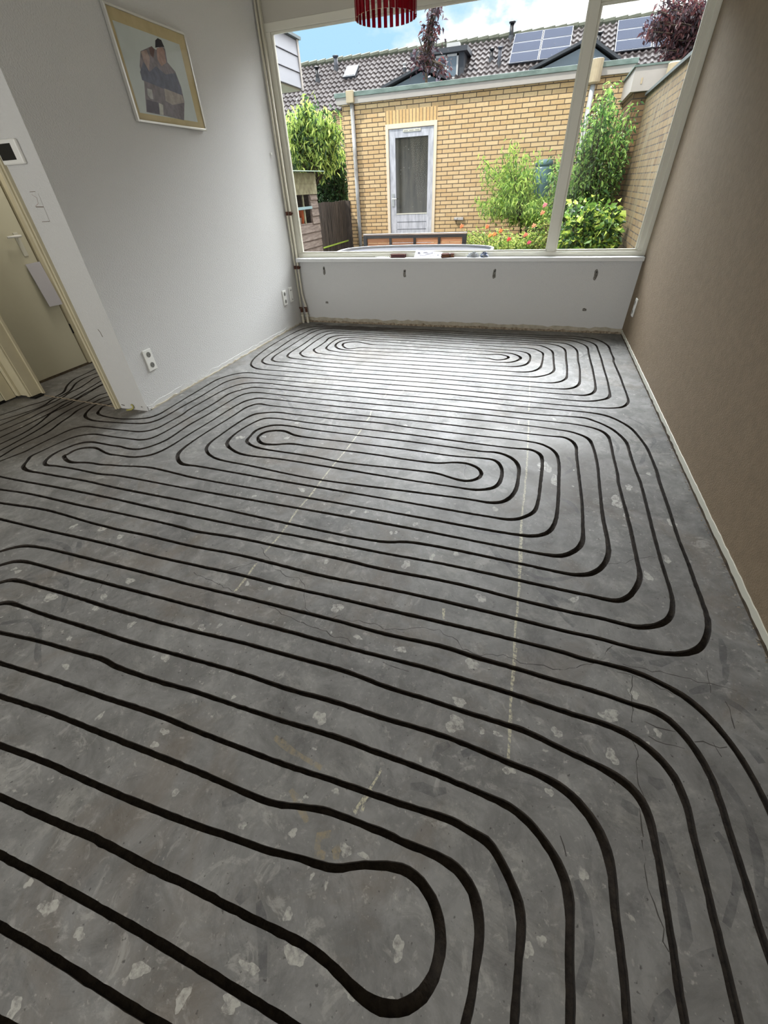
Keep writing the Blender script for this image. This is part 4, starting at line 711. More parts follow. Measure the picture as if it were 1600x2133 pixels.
# hall door (facing +x) with handle plate, and its key label
HX = -1.515
e = empty('hall_door', (HX, -2.3, 0), 'cream flush door at the far side of the hall', 'door')
m = MB(); m.box((HX-.035, -2.75, .018), (HX-.002, -1.917, 2.03)); leaf = m.build('door_leaf', M['door'], e, bevel=.002)
m = MB(); m.box((HX-.05, -1.905, .012), (HX+.012, -1.78, 2.06)); m.box((HX-.05, -2.75, 2.035), (HX+.012, -1.905, 2.08)); m.box((HX-.05, -1.917, .012), (HX-.034, -1.905, 2.06)); m.build('door_frame', M['post'], e, bevel=.002)
m = MB(); m.box((HX-.08, -2.76, -.002), (HX+.004, -1.78, .0145)); m.build('door_sill', M['gap'], e)
m = MB(); m.box((HX-.002, -2.012, .955), (HX+.004, -1.972, 1.125)); hp = m.build('handle_plate', M['trimwhite'], e, bevel=.002)
m = MB(); m.tube([(HX, -1.992, 1.10), (HX+.045, -1.992, 1.10)], .009, 10); m.tube([(HX+.045, -1.985, 1.10), (HX+.048, -2.03, 1.10), (HX+.044, -2.10, 1.099)], .009, 10); m.build('handle_lever', M['plate'], hp, smooth=True)
m = MB(); m.box((HX-.034, -1.918, .30), (HX+.003, -1.906, .385)); m.build('hinge', M['dark'], e)
M['paper'] = mat('white_paper', rgb(196,194,200), .7)
m = MB(); m.hexa([(HX+.03, -2.035, .565), (HX+.03, -1.905, .56), (HX+.036, -1.905, .56), (HX+.036, -2.035, .565)], [(HX+.008, -2.045, .90), (HX+.008, -1.912, .905), (HX+.014, -1.912, .905), (HX+.014, -2.045, .90)])
tag(m.build('hanging_paper', M['paper'], None), 'folded white paper hanging below the handle of the hall door', 'paper')
e = empty('room_door', (-1.39, -3.3, 0), 'cream door with dark hinges at the left edge, in front of the hall', 'door')
m = MB(); m.box((-1.43, -3.75, .022), (-1.392, -2.862, 2.03)); m.build('door_leaf', M['door'], e, bevel=.002)
m = MB(); m.box((-1.46, -2.858, .012), (-1.383, -2.77, 2.05)); m.box((-1.46, -3.80, 2.035), (-1.383, -2.77, 2.07)); m.box((-1.46, -3.80, .012), (-1.386, -3.755, 2.06)); m.build('door_frame', M['post'], e, bevel=.002)
m = MB(); m.box((-1.47, -3.80, .0), (-1.391, -2.862, .0205)); m.build('door_gap', M['dark'], e)
for px, py in ((8, 757), (36, 757)):
    v = hit(px, py, 0, -1.386); m = MB(); m.box((-1.39, v.y-.012, v.z-.04), (-1.379, v.y+.008, v.z+.04)); m.build('hinge', M['dark'], e)
# things on the window sill
SZ = .6975
def sz(px, py): v = hit(px, py, 2, SZ); v.y = min(v.y, -.054); return v
M['leather'] = mat('brown_leather', rgb(70,34,26), .85, spec=.1, var=.25, vscale=60); M['pages'] = mat('page_block', rgb(214,196,170), .7); M['ink'] = mat('grey_ink', rgb(96,96,108), .8)
v = sz(833, 535); e = empty('brown_wallet', (v.x, v.y, SZ), 'dark brown leather wallet on the window sill, left of the drawing sheet', 'wallet')
m = MB(); m.box((v.x-.088, v.y-.012, SZ), (v.x+.078, v.y+.035, SZ+.005)); m.box((v.x-.088, v.y-.012, SZ+.024), (v.x+.078, v.y+.035, SZ+.030)); m.box((v.x-.088, v.y+.03, SZ), (v.x+.078, v.y+.036, SZ+.029)); m.build('cover', M['leather'], e, bevel=.002)
m = MB(); m.box((v.x-.080, v.y-.009, SZ+.005), (v.x+.072, v.y+.03, SZ+.024)); m.build('card_block', mat('plum_lining', rgb(84,44,48), .6), e)
v = sz(934, 535); e = empty('brown_notebook', (v.x, v.y, SZ), 'brown notebook with an elastic band on the window sill, right of the drawing sheet', 'notebook')
a = .30
def rb(m, x0, x1, y0, y1, z0, z1):
    def q(x, y, z): return (v.x+x*math.cos(a)-y*math.sin(a), v.y+x*math.sin(a)+y*math.cos(a), z)
    m.hexa([q(x0,y0,z0), q(x1,y0,z0), q(x1,y1,z0), q(x0,y1,z0)], [q(x0,y0,z1), q(x1,y0,z1), q(x1,y1,z1), q(x0,y1,z1)])
m = MB(); rb(m, -.065, .065, -.02, .05, SZ, SZ+.004); rb(m, -.065, .065, -.02, .05, SZ+.026, SZ+.031); m.build('cover', M['leather'], e)
m = MB(); rb(m, -.06, .06, -.017, .047, SZ+.004, SZ+.026); m.build('page_block', mat('brown_page_block', rgb(120,84,62), .9), e)
m = MB(); rb(m, .018, .026, -.0215, .0515, SZ+.001, SZ+.033); m.build('elastic_band', M['dark'], e)
# drawing sheet leaning on the frame
A = [at(862, 536.5, -.085), at(918, 536.5, -.085), at(922, 525, -.012), at(867, 520.5, -.012)]
A[0].z = A[1].z = SZ+.001
e = empty('drawing_sheet', (A[0].x, A[0].y, A[0].z), 'white sheet with a faint sketch leaning on the window sill', 'paper')
n_ = (A[1]-A[0]).cross(A[3]-A[0]).normalized()*.0009
m = MB(); m.hexa(A, [p+n_ for p in A]); m.build('sheet', M['paper'], e)
def onsheet(u, w_): return A[0].lerp(A[1], u).lerp(A[3].lerp(A[2], u), w_)+n_*1.6
m = MB()
for (u0, w0, u1, w1) in ((.12,.55,.2,.62),(.3,.7,.42,.8),(.42,.8,.5,.6),(.5,.6,.64,.82),(.64,.82,.66,.5),(.4,.45,.55,.55),(.3,.3,.5,.25),(.55,.2,.75,.35),(.2,.35,.3,.3),(.7,.6,.78,.66)):
    m.tube([onsheet(u0, w0), onsheet(u1, w1)], .0011, 4)
for u0, w0 in ((.1,.58),(.84,.35)):
    p = [onsheet(u0, w0), onsheet(u0+.07, w0), onsheet(u0+.07, w0+.14), onsheet(u0, w0+.14)]; m.hexa(p, [q_+n_*.4 for q_ in p])
m.build('pencil_marks', M['ink'], e)
def crumple(name, px, py, sx_, sy_, sz_, mats, label, cat, seed, spots=False):
    v = sz(px, py); rr = random.Random(seed); m = MB(); nu, nv = 16, 10
    vs = []
    for j in range(nv+1):
        for i in range(nu):
            a = 2*math.pi*i/nu; t = j/nv; r = math.sin(math.pi*min(.999, t*.5+.5))*.0+ (1-t)**.45
            k = 1+rr.uniform(-.28, .28); vs.append((v.x+sx_*r*k*math.cos(a), v.y+sy_*r*k*math.sin(a), SZ+max(0, sz_*(t**.8)*(1+rr.uniform(-.5, .4)))))
    fs = [(j*nu+i, j*nu+(i+1) % nu, (j+1)*nu+(i+1) % nu, (j+1)*nu+i) for j in range(nv) for i in range(nu)]
    m.add(vs, fs, 0)
    m.m = [1 if spots and rr.random() < .5 else 0 for _ in m.f]
    return tag(m.build(name, mats, None), label, cat)
M['cloth'] = mat('white_cloth', rgb(176,180,184), .8); M['bluecloth'] = mat('blue_print', rgb(44,72,118), .8)
crumple('crumpled_wrapper', 989, 532, .060, .026, .042, [M['cloth'], M['bluecloth']], 'crumpled white wrapper on the window sill, right of the notebook', 'wrapper', 3)
crumple('crumpled_tissue', 1012, 532, .042, .028, .038, [M['cloth'], M['bluecloth']], 'small crumpled cloth with blue print, rightmost thing on the sill', 'cloth', 5, True)
m = MB(); rr = random.Random(2); v = sz(802, 534); pts = [Vector((v.x-.085+.17*i/26, v.y+.012*math.sin(i*1.9)+rr.uniform(-.008, .008), SZ+.003+.006*abs(math.sin(i*1.1)))) for i in range(27)]
m.tube(pts, .0028, 6); tag(m.build('white_cable', M['plate'], None, smooth=True), 'loose white cable bunched on the sill, left of the wallet', 'cable')
# ------------------------------------------------------------ outdoors
def brick_mat(name, axes, c1, c2, mortar, row=.0620, bw=.2190, off=(0, 0), weather=None):
    m, nt, b = new_mat(name); L = nt.links.new
    t = N(nt, 'ShaderNodeTexCoord'); s = N(nt, 'ShaderNodeSeparateXYZ'); c = N(nt, 'ShaderNodeCombineXYZ'); L(t.outputs['Object'], s.inputs[0])
    L(s.outputs[axes[0]], c.inputs[0]); L(s.outputs[axes[1]], c.inputs[1])
    mp = N(nt, 'ShaderNodeMapping', i={'Location': (off[0], off[1], 0)}); L(c.outputs[0], mp.inputs['Vector'])
    k = N(nt, 'ShaderNodeTexBrick', i={'Scale': 1.0, 'Mortar Size': .0062, 'Mortar Smooth': .15, 'Brick Width': bw, 'Row Height': row, 'Bias': 0.0, 'Color1': c1, 'Color2': c2, 'Mortar': mortar})
    L(mp.outputs[0], k.inputs['Vector'])
    n = N(nt, 'ShaderNodeTexNoise', i={'Scale': 30, 'Detail': 5}); L(t.outputs['Object'], n.inputs['Vector'])
    x = N(nt, 'ShaderNodeMix', data_type='RGBA', blend_type='MULTIPLY', i={0: .35}); L(k.outputs['Color'], x.inputs[6]); L(n.outputs['Fac'], x.inputs[7]); out = x.outputs[2]
    if weather:
        n2 = N(nt, 'ShaderNodeTexNoise', i={'Scale': 3, 'Detail': 8, 'Roughness': .75}); mp2 = N(nt, 'ShaderNodeMapping', i={'Scale': (1, 3, .5)}); L(t.outputs['Object'], mp2.inputs['Vector']); L(mp2.outputs[0], n2.inputs['Vector'])
        r = N(nt, 'ShaderNodeValToRGB'); r.color_ramp.elements[0].position = .45; r.color_ramp.elements[1].position = .62; L(n2.outputs['Fac'], r.inputs[0])
        x2 = N(nt, 'ShaderNodeMix', data_type='RGBA', i={7: weather}); L(r.outputs[0], x2.inputs[0]); L(out, x2.inputs[6]); out = x2.outputs[2]
    L(out, b.inputs['Base Color']); b.inputs['Roughness'].default_value = .9
    bp = N(nt, 'ShaderNodeBump', i={'Strength': .8, 'Distance': .006}); bp.invert = True; L(k.outputs['Fac'], bp.inputs['Height']); L(bp.outputs[0], b.inputs['Normal'])
    return m
M['brick'] = brick_mat('yellow_brick', 'XZ', rgb(224,196,152), rgb(208,174,126), rgb(98,84,70))
M['soldier'] = brick_mat('yellow_brick_soldier', 'ZX', rgb(226,193,140), rgb(214,176,122), rgb(128,110,92), bw=2.0, off=(-2.0, 0))
M['wallbrick'] = brick_mat('weathered_garden_brick', 'YZ', rgb(142,118,78), rgb(116,92,60), rgb(66,56,46), weather=rgb(124,112,86))
M['pierbrick'] = brick_mat('dark_pier_brick', 'XZ', rgb(150,122,88), rgb(120,96,70), rgb(80,72,62))
M['fascia'] = mat('weathered_fascia', rgb(166,160,154), .6, var=.06, vscale=5); M['coping'] = mat('verdigris_coping', rgb(116,132,126), .6, vcol=rgb(88,104,98), vscale=12, stretch=(.4, 1, 1))
M['hopper'] = mat('beige_hopper', rgb(178,162,134), .6, var=.1, vscale=15); M['dpipe'] = mat('grey_downpipe', rgb(188,192,196), .5, vcol=rgb(120,116,110), vscale=7, stretch=(1, 1, .4))
M['pavers'] = mat('grey_pavers', rgb(84,80,77), .9, vcol=rgb(62,60,57), vscale=3, bump=.5, bscale=20)
M['greydoor'] = mat('flaking_grey_paint', rgb(196,198,206), .6, vcol=rgb(158,160,170), vscale=18, stretch=(1, 1, .25)); M['woodframe'] = mat('cream_outdoor_frame', rgb(222,208,186), .6, var=.08, vscale=8)
M['doorglass'] = mat('dark_door_glass', rgb(70,68,60), .06, vcol=rgb(50,50,46), vscale=5, stretch=(2.5, 1, .4))
m = MB(); m.box((-14, .12, -.35), (14, 30, -.06)); g_ = struct('ground', m, M['pavers'])
FY = 4.70
shed = empty('brick_shed', (1.2, FY, -.06), 'yellow brick garden shed with a flat roof and a grey glazed door across the garden', 'shed')
m = MB(); m.box((-1.12, FY, -.06), (-.30, FY+.12, 2.50)); m.box((.66, FY, -.06), (3.72, FY+.12, 2.50)); m.box((-.30, FY, 2.365), (.66, FY+.12, 2.50)); m.box((-1.12, FY+.12, -.06), (-1.0, FY+3, 2.5)); m.build('brick_wall', M['brick'], shed)
m = MB(); m.box((-.30, FY-.002, 2.19), (.66, FY+.12, 2.365)); m.build('door_lintel', M['soldier'], shed)
m = MB(); m.box((-1.20, FY-.07, 2.50), (3.66, FY+3, 2.588)); m.build('fascia', M['fascia'], shed, bevel=.003)
m = MB(); m.box((-1.225, FY-.09, 2.588), (3.68, FY+3.02, 2.648)); m.build('roof_coping', M['coping'], shed, bevel=.004)
m = MB(); m.box((-.30, FY-.02, -.06), (-.245, FY+.06, 2.19)); m.box((.605, FY-.02, -.06), (.66, FY+.06, 2.19)); m.box((-.245, FY-.02, 2.125), (.605, FY+.06, 2.19)); m.build('door_frame', M['woodframe'], shed, bevel=.003)
m = MB(); m.box((-.24, FY+.0, .03), (-.12, FY+.05, 2.12)); m.box((.50, FY, .03), (.60, FY+.05, 2.12)); m.box((-.12, FY, 2.0), (.50, FY+.05, 2.12)); m.box((-.12, FY, .03), (.50, FY+.05, .885))
dl = m.build('shed_door_leaf', M['greydoor'], shed, bevel=.003)
for z in (.30, .46, .62, .74): 
    m = MB(); m.box((-.11, FY-.003, z), (.49, FY+.002, z+.008)); m.build('board_groove', mat('groove_shadow_paint', rgb(96,98,106), .7) if 'groove_shadow_paint' not in bpy.data.materials else bpy.data.materials['groove_shadow_paint'], dl)
m = MB(); m.box((-.12, FY-.006, .868), (.50, FY+.0, .885)); m.build('pane_ledge', M['trimwhite'], dl)
m = MB(); m.box((-.12, FY+.015, .885), (.50, FY+.025, 2.0)); m.build('shed_door_pane', M['doorglass'], dl)
m = MB(); m.box((.03, FY-.012, 2.07), (.36, FY, 2.105)); m.build('door_vent', M['trimwhite'], dl, bevel=.003)
for xa in (.045, .15, .26): m = MB(); m.box((xa, FY-.0135, 2.083), (xa+.08, FY-.011, 2.091)); m.build('vent_slot', M['hole'], dl)
m = MB(); m.box((-.205, FY-.012, 1.0), (-.16, FY, 1.20)); hp = m.build('handle_plate', M['steel'], dl); m = MB(); m.tube([(-.185, FY-.01, 1.12), (-.185, FY-.05, 1.12), (-.10, FY-.05, 1.115)], .010, 8); m.build('door_handle', M['plate'], hp, smooth=True)
for zz in (1.75, 1.1, .4): m = MB(); m.box((.598, FY-.022, zz), (.610, FY, zz+.09)); m.build('hinge', M['steel'], dl)
m = MB(); m.box((-.985, FY-.13, 2.505), (-.845, FY-.0, 2.668)); hpp = m.build('rainwater_hopper', M['hopper'], shed, bevel=.01)
m = MB(); m.tube([(-.905, FY-.055, 2.51), (-.91, FY-.055, -.06)], .036, 14); m.build('downpipe', M['dpipe'], shed, smooth=True)
m = MB(); m.lathe((3.11, FY-.11, 0), [(.07, 2.41), (.088, 2.43), (.088, 2.675), (.075, 2.68)], 18); m.build('rainwater_hopper', M['hopper'], shed, smooth=False)
m = MB(); m.tube([(3.11, FY-.09, 2.42), (3.10, FY-.09, -.06)], .038, 14); m.build('downpipe', M['dpipe'], shed, smooth=True)
m = MB(); m.box((1.05, FY-.05, .748), (1.235, FY, .795)); m.box((1.06, FY-.07, .755), (1.12, FY-.05, .79)); tag(m.build('outdoor_socket', M['steel'], None, bevel=.005), 'small grey metal box on the brick shed wall, right of its door', 'outdoor socket')
# right garden wall and the neighbour's box behind it
gw = empty('garden_wall', (3.84, 1.8, -.06), 'weathered yellow brick garden wall running along the right side of the garden', 'wall')
m = MB(); m.box((3.78, .14, -.06), (3.95, 3.55, 2.125)); m.build('brickwork', M['wallbrick'], gw)
m = MB(); m.box((3.755, .14, 2.125), (3.97, 3.57, 2.155)); m.build('coping_strip', mat('dark_coping', rgb(92,98,98), .5), gw)
nb = empty('neighbour_extension', (4.5, 3.56, -.06), 'cream clad roof box of the neighbouring building above the right garden wall', 'building')
nx = at(1325, 140, 3.56).x; nz1 = at(1325, 140, 3.56).z; nz0 = at(1316, 192, 3.56).z
m = MB(); m.box((nx, 3.56, nz0), (6.2, FY+.0, nz1)); m.build('fascia_box', M['fascia'], nb, bevel=.003)
m = MB(); m.box((nx-.02, 3.54, nz1), (6.2, FY-.0, nz1+.02)); m.build('roof_edge', M['coping'], nb)
m = MB(); m.box((nx+.05, 3.62, -.06), (6.2, FY-.01, nz0)); m.build('brick_pier', M['pierbrick'], nb)
hx = at(1402, 148, 3.5); m = MB(); m.lathe((hx.x, 3.50, 0), [(.06, nz0+.0), (.075, nz0+.02), (.075, nz1-.01), (.06, nz1)], 16); m.build('rainwater_hopper', M['hopper'], nb)
m = MB(); m.box((nx+.10, 3.555, nz0+.07), (nx+.12, 3.56, nz0+.13)); m.build('paint_chip', M['hopper'], nb)
# white clad canopy at top left
cp = empty('clad_canopy', (-.6, .8, 2.26), 'white board clad canopy box at the top left of the window', 'canopy')
M['clad'] = mat('pale_cladding', rgb(146,148,156), .55, var=.04, vscale=4)
for k in range(3):
    z0 = 2.262+.131*k; m = MB(); m.hexa([(-.9, .13, z0), (-.296, .13, z0), (-.296, 1.395, z0), (-.9, 1.395, z0)], [(-.9, .13, z0+.124), (-.304, .13, z0+.124), (-.304, 1.395, z0+.124), (-.9, 1.395, z0+.124)]); m.build('cladding_board', M['clad'], cp, bevel=.002)
m = MB(); m.box((-.89, .13, 2.26), (-.312, 1.385, 2.66)); m.build('canopy_core', mat('grey_gap', rgb(110,112,118), .8), cp)
m = MB(); m.box((-.298, 1.36, 2.258), (-.290, 1.40, 2.655)); m.build('corner_trim', M['fascia'], cp)
m = MB(); m.box((-.92, .13, 2.657), (-.27, 1.43, 2.682)); m.build('roof_sheet', mat('dark_roof_sheet', rgb(88,100,102), .6), cp)
m = MB(); m.box((-.88, .14, 2.245), (-.32, 1.37, 2.259)); m.build('soffit', mat('olive_soffit', rgb(150,148,128), .8), cp)
# playhouse (its long side runs away from the window)
ph = empty('wooden_playhouse', (-1.7, 2.6, -.06), 'weathered wooden playhouse with an open hatch and a pale sheet roof at the left', 'playhouse')
M['siding'] = mat('weathered_siding', rgb(158,144,134), .85, vcol=rgb(122,108,100), vscale=10, stretch=(4, .6, 4), bump=.4, bscale=40)
M['sidelight'] = mat('greenish_shingle', rgb(176,172,140), .85, vcol=rgb(140,136,110), vscale=12, bump=.4, bscale=40)
PXX, Y0, Y1, HY0, HY1 = -1.20, 1.9, 3.36, 2.25, 3.08
zb0 = -.06
while zb0 < 1.255:
    z1_ = min(zb0+.113, 1.26); segs = [(Y0, Y1)] if z1_ < .86 or zb0 > 1.255 else [(Y0, HY0), (HY1, Y1)]
    for a_, b_ in segs:
        m = MB(); m.hexa([(PXX-.03, a_, zb0), (PXX+.012, a_, zb0), (PXX+.012, b_, zb0), (PXX-.03, b_, zb0)], [(PXX-.03, a_, z1_-.002), (PXX, a_, z1_-.002), (PXX, b_, z1_-.002), (PXX-.03, b_, z1_-.002)]); m.build('siding_board', M['siding'], ph)
    zb0 = z1_
for z0, z1_, ex in ((1.262, 1.40, .004), (1.402, 1.545, 0)):
    m = MB(); m.box((PXX-.03, Y0, z0), (PXX+.012+ex, Y1, z1_)); m.build('shingle_row', M['sidelight'], ph)
m = MB(); m.box((-2.2, Y0, -.06), (PXX-.03, Y0+.02, 1.54)); m.box((-2.2, Y1-.02, -.06), (PXX-.03, Y1, 1.54)); m.box((-2.22, Y0, -.06), (-2.2, Y1, 1.54)); m.build('side_wall', M['siding'], ph)
m = MB(); m.hexa([(-2.3, 1.8, 1.575), (-1.02, 1.8, 1.548), (-1.02, 3.40, 1.56), (-2.3, 3.40, 1.60)], [(-2.3, 1.8, 1.587), (-1.02, 1.8, 1.556), (-1.02, 3.40, 1.568), (-2.3, 3.40, 1.612)]); m.build('sheet_roof', mat('pale_plastic_sheet', rgb(206,230,214), .3), ph)
m = MB(); m.box((PXX-.01, HY0, 1.062), (PXX+.012, HY1+.02, 1.10)); m.build('blue_bar', mat('pale_blue_paint', rgb(160,190,196), .6), ph)
m = MB(); m.box((PXX-.02, 2.80, .862), (PXX, 2.83, 1.26)); m.build('hatch_post', M['sidelight'], ph)
m = MB(); m.box((PXX-.32, HY0, .845), (PXX-.005, HY1, .862)); m.build('hatch_shelf', M['siding'], ph)
def thing_mesh(mb, name, mt, label, cat, group=None, **k): return tag(mb.build(name, mt, None, **k), label, cat, group)
hz = .8625
m = MB(); m.lathe((-1.31, 2.72, 0), [(.05, hz), (.066, hz+.09), (.070, hz+.09), (.055, hz)], 16); thing_mesh(m, 'steel_bucket', M['steel'], 'small silver bucket inside the playhouse hatch, at its near end', 'bucket')
m = MB(); m.lathe((-1.33, 2.92, 0), [(.03, hz), (.055, hz+.12), (.068, hz+.185), (.05, hz+.185)], 14); thing_mesh(m, 'orange_pot', mat('orange_plastic', rgb(196,100,56), .6), 'orange pot standing in the playhouse hatch behind the bucket', 'pot')
m = MB(); m.lathe((-1.30, 2.56, 0), [(.05, hz), (.058, hz+.12), (.066, hz+.125), (.04, hz+.13)], 16); thing_mesh(m, 'cream_tub', mat('cream_tub', rgb(200,188,160), .6), 'cream tub inside the playhouse hatch, hidden partly by the window frame', 'tub')
# dark slat fence with a lime strap
fe = empty('dark_fence', (-1.15, 4.0, -.06), 'dark vertical slat fence between the playhouse and the brick shed', 'fence')
M['fence'] = mat('dark_fence_wood', rgb(92,82,74), .9, vcol=rgb(50,44,40), vscale=9, stretch=(1, 2, .3), bump=.5, bscale=30)
m = MB(); y = 3.362
while y < 4.69:
    w_ = R_.uniform(.035, .055); m.box((-1.215, y, -.06), (-1.198+R_.uniform(-.004, .004), y+w_-.005, 1.13+R_.uniform(-.008, .008))); y += w_
m.box((-1.215, 4.675, -.06), (-1.10, 4.695, 1.125))
m.build('fence_slats', M['fence'], fe)
m = MB(); m.box((-1.24, 3.37, .2), (-1.215, 4.67, .27)); m.box((-1.24, 3.37, .85), (-1.215, 4.67, .92)); m.build('fence_rails', M['fence'], fe)
m = MB(); m.box((-1.194, 3.38, .440), (-1.186, 4.67, .464))
thing_mesh(m, 'lime_strap', mat('lime_strap', rgb(176,206,86), .6), 'lime green strap stretched low across the dark fence', 'strap')
# bench
be = empty('garden_bench', (.92, 2.0, -.06), 'black framed garden bench with brown wooden back panels outside the window', 'bench')
M['black'] = mat('black_metal', rgb(34,35,38), .4); M['teak'] = mat('brown_board', rgb(168,124,92), .7, var=.15, vscale=8, stretch=(1, 1, 6))
bx0, bx1 = .14, 1.705
m = MB(); m.box((bx0, 1.98, .738), (bx1, 2.03, .758)); m.build('top_rail', mat('rail_cap', rgb(150,140,132), .5), be, bevel=.003)
m = MB(); m.box((bx0, 1.985, .70), (bx1, 2.025, .738)); m.box((bx0, 1.985, .42), (bx1, 2.025, .46)); m.build('back_frame', M['black'], be, bevel=.003)
for x_ in (bx0, bx1-.06): m = MB(); m.box((x_, 1.98, -.06), (x_+.06, 2.03, .738)); m.build('leg', M['black'], be, bevel=.004)
for x_ in (bx0, bx1-.05): m = MB(); m.box((x_, 1.45, -.06), (x_+.05, 1.50, .40)); m.build('leg', M['black'], be, bevel=.004)
for px in (814, 864, 915): x_ = at(px, 505, 2.0).x; m = MB(); m.box((x_-.018, 1.985, .46), (x_+.018, 2.02, .70)); m.build('back_post', M['black'], be)
for z0 in (.465, .52, .585, .645):
    m = MB(); m.box((bx0+.06, 2.0, z0), (bx1-.06, 2.015, z0+.052)); m.build('back_board', M['teak'], be)
m = MB(); m.box((bx0, 1.45, .36), (bx1, 2.0, .40)); m.build('seat', M['teak'], be, bevel=.004)
# table: pale rim round a glass top
tb = empty('garden_table', (1.27, .63, -.06), 'oval glass garden table with a white rim right behind the window', 'table')
def oval(k, z): return [(1.27+k[0]*abs(math.cos(a))**.78*(1 if math.cos(a) > 0 else -1), .62+k[1]*abs(math.sin(a))**.78*(1 if math.sin(a) > 0 else -1), z) for a in [2*math.pi*i/64 for i in range(64)]]
m = MB(); o1, o2 = oval((.95, .485), .702), oval((.925, .462), .702); o3, o4 = oval((.95, .485), .665), oval((.925, .462), .665); nn = 64
m.add(o1+o2+o3+o4, [f for i in range(nn) for f in ((i, (i+1) % nn, nn+(i+1) % nn, nn+i), (2*nn+i, 3*nn+i, 3*nn+(i+1) % nn, 2*nn+(i+1) % nn), (i, 2*nn+i, 2*nn+(i+1) % nn, (i+1) % nn), (nn+i, nn+(i+1) % nn, 3*nn+(i+1) % nn, 3*nn+i))]); m.build('table_rim', mat('pale_rim', rgb(190,190,192), .5), tb, smooth=False)
m = MB(); m.prism([(p[0], p[1]) for p in oval((.93, .466), 0)], .672, .678, axis=2); m.build('glass_top', mat('smoked_glass', rgb(42,44,54), .4, spec=.1), tb)
m = MB(); o1, o3 = oval((.93, .465), .664), oval((.92, .455), .60); m.add(o1+o3, [(i, (i+1) % nn, nn+(i+1) % nn, nn+i) for i in range(nn)]); m.build('apron', M['black'], tb)
for x_, y_ in ((.6, .3), (1.94, .3), (.6, .94), (1.94, .94)): m = MB(); m.tube([(x_, y_, .66), (x_+(.05 if x_ > 1 else -.05), y_, -.06)], .02, 10); m.build('leg', M['black'], tb, smooth=True)
# rain barrel
by = 4.38; v0, v1 = at(1111, 360, by), at(1152, 358, by); bc = (v0.x+v1.x)/2; br = (v1.x-v0.x)/2; zt_ = at(1131, 333, by).z
M['barrel'] = mat('blue_green_plastic', rgb(80,112,122), .35, var=.15, vscale=5)
ba = empty('rain_barrel', (bc, by, -.06), 'blue green plastic rain barrel against the brick shed behind the shrub', 'barrel')
zs_ = .62
m = MB(); m.lathe((bc, by, 0), [(br*.8, zs_), (br*.95, zs_+.15), (br, zt_-.35), (br*.96, zt_-.11), (br*.8, zt_-.07)], 24); m.build('barrel_body', M['barrel'], ba, smooth=True)
m = MB(); m.lathe((bc, by, 0), [(br*.9, zt_-.085), (br*.93, zt_-.05), (br*.80, zt_), (.01, zt_+.01)], 24); m.build('barrel_lid', M['barrel'], ba, smooth=True)
m = MB(); m.box((bc-br, by-br, -.06), (bc+br, by+br*.8, zs_)); m.build('barrel_stand', M['siding'], ba)
m = MB(); m.tube([(bc+br, by, zt_-.13), (3.07, by+.22, zt_-.05)], .012, 8); m.build('filler_hose', M['black'], ba)
# ------------------------------------------------------------ terraced houses behind
hr = empty('terraced_house_row', (-1, 18.6, -.06), 'row of terraced houses with a long grey tiled roof behind the shed', 'building')
M['tile'] = mat('grey_roof_tile', rgb(84,78,77), .75, vcol=rgb(58,52,52), vscale=1.4, spec=.3, detail=8); M['ridge'] = mat('mossy_ridge_tile', rgb(88,92,78), .8, var=.25, vscale=6)
EY, EZ, RY, RZ = 16.0, 3.79, 18.6, 5.55
m = MB(); X0, X1 = -12.0, 10.0; pitch = .205; nrow = 11; ns = 6
dn = Vector((0, -(RZ-EZ), RY-EY)).normalized()
nxs = int((X1-X0)/pitch*ns)
for r in range(nrow):
    base = len(m.v)
    for t, hgt in ((r/nrow, .05), ((r+1)/nrow+.01, .0)):
        for i in range(nxs+1):
            x = X0+pitch*i/ns; ph_ = (i % ns)/ns; wv = .045*(math.sin(math.pi*min(1, ph_*1.6)) if ph_ < .625 else -.25*math.sin(math.pi*(ph_-.625)/.375))
            p = Vector((x, EY+(RY-EY)*t, EZ+(RZ-EZ)*t))+dn*(wv+hgt); m.v.append(tuple(p))
    base2 = len(m.v)
    for i in range(nxs+1):
        x, y, z = m.v[base+i]; m.v.append((x, y, z-.06))
    for i in range(nxs):
        m.f.append((base+i, base+i+1, base+nxs+2+i, base+nxs+1+i)); m.m.append(0)
        m.f.append((base2+i, base2+i+1, base+i+1, base+i)); m.m.append(0)
m.build('tiled_roof', M['tile'], hr, fix=False)
m = MB(); x = X0
while x < X1: m.tube([(x, RY, RZ+.03), (x+.40, RY, RZ+.045)], [.10, .125], 8); x += .40
m.build('ridge_tiles', M['ridge'], hr)
m = MB(); m.box((X0, EY+.1, -.06), (X1, EY+.3, EZ)); m.box((X0, EY+.3, -.06), (X0+.2, RY+2.6, EZ)); m.box((X1-.2, EY+.3, -.06), (X1, RY+2.6, EZ)); m.build('house_wall', M['brick'], hr)
m = MB(); m.add([(X0, RY, RZ-.02), (X1, RY, RZ-.02), (X1, RY+2.6, EZ), (X0, RY+2.6, EZ)], [(0, 1, 2, 3)]); m.build('rear_roof_slope', M['tile'], hr)
def roofpt(px, py):
    d = FF + RR*((px-800)/FPX) - UU*((py-1066.5)/FPX); s = (RZ-EZ)/(RY-EY)
    t = (EZ+s*(CAM.y-EY)-CAM.z)/(d.z-s*d.y); return CAM+d*t
def rp_(x, y, h=0): return Vector((x, y, EZ+(RZ-EZ)*(y-EY)/(RY-EY)))+dn*h
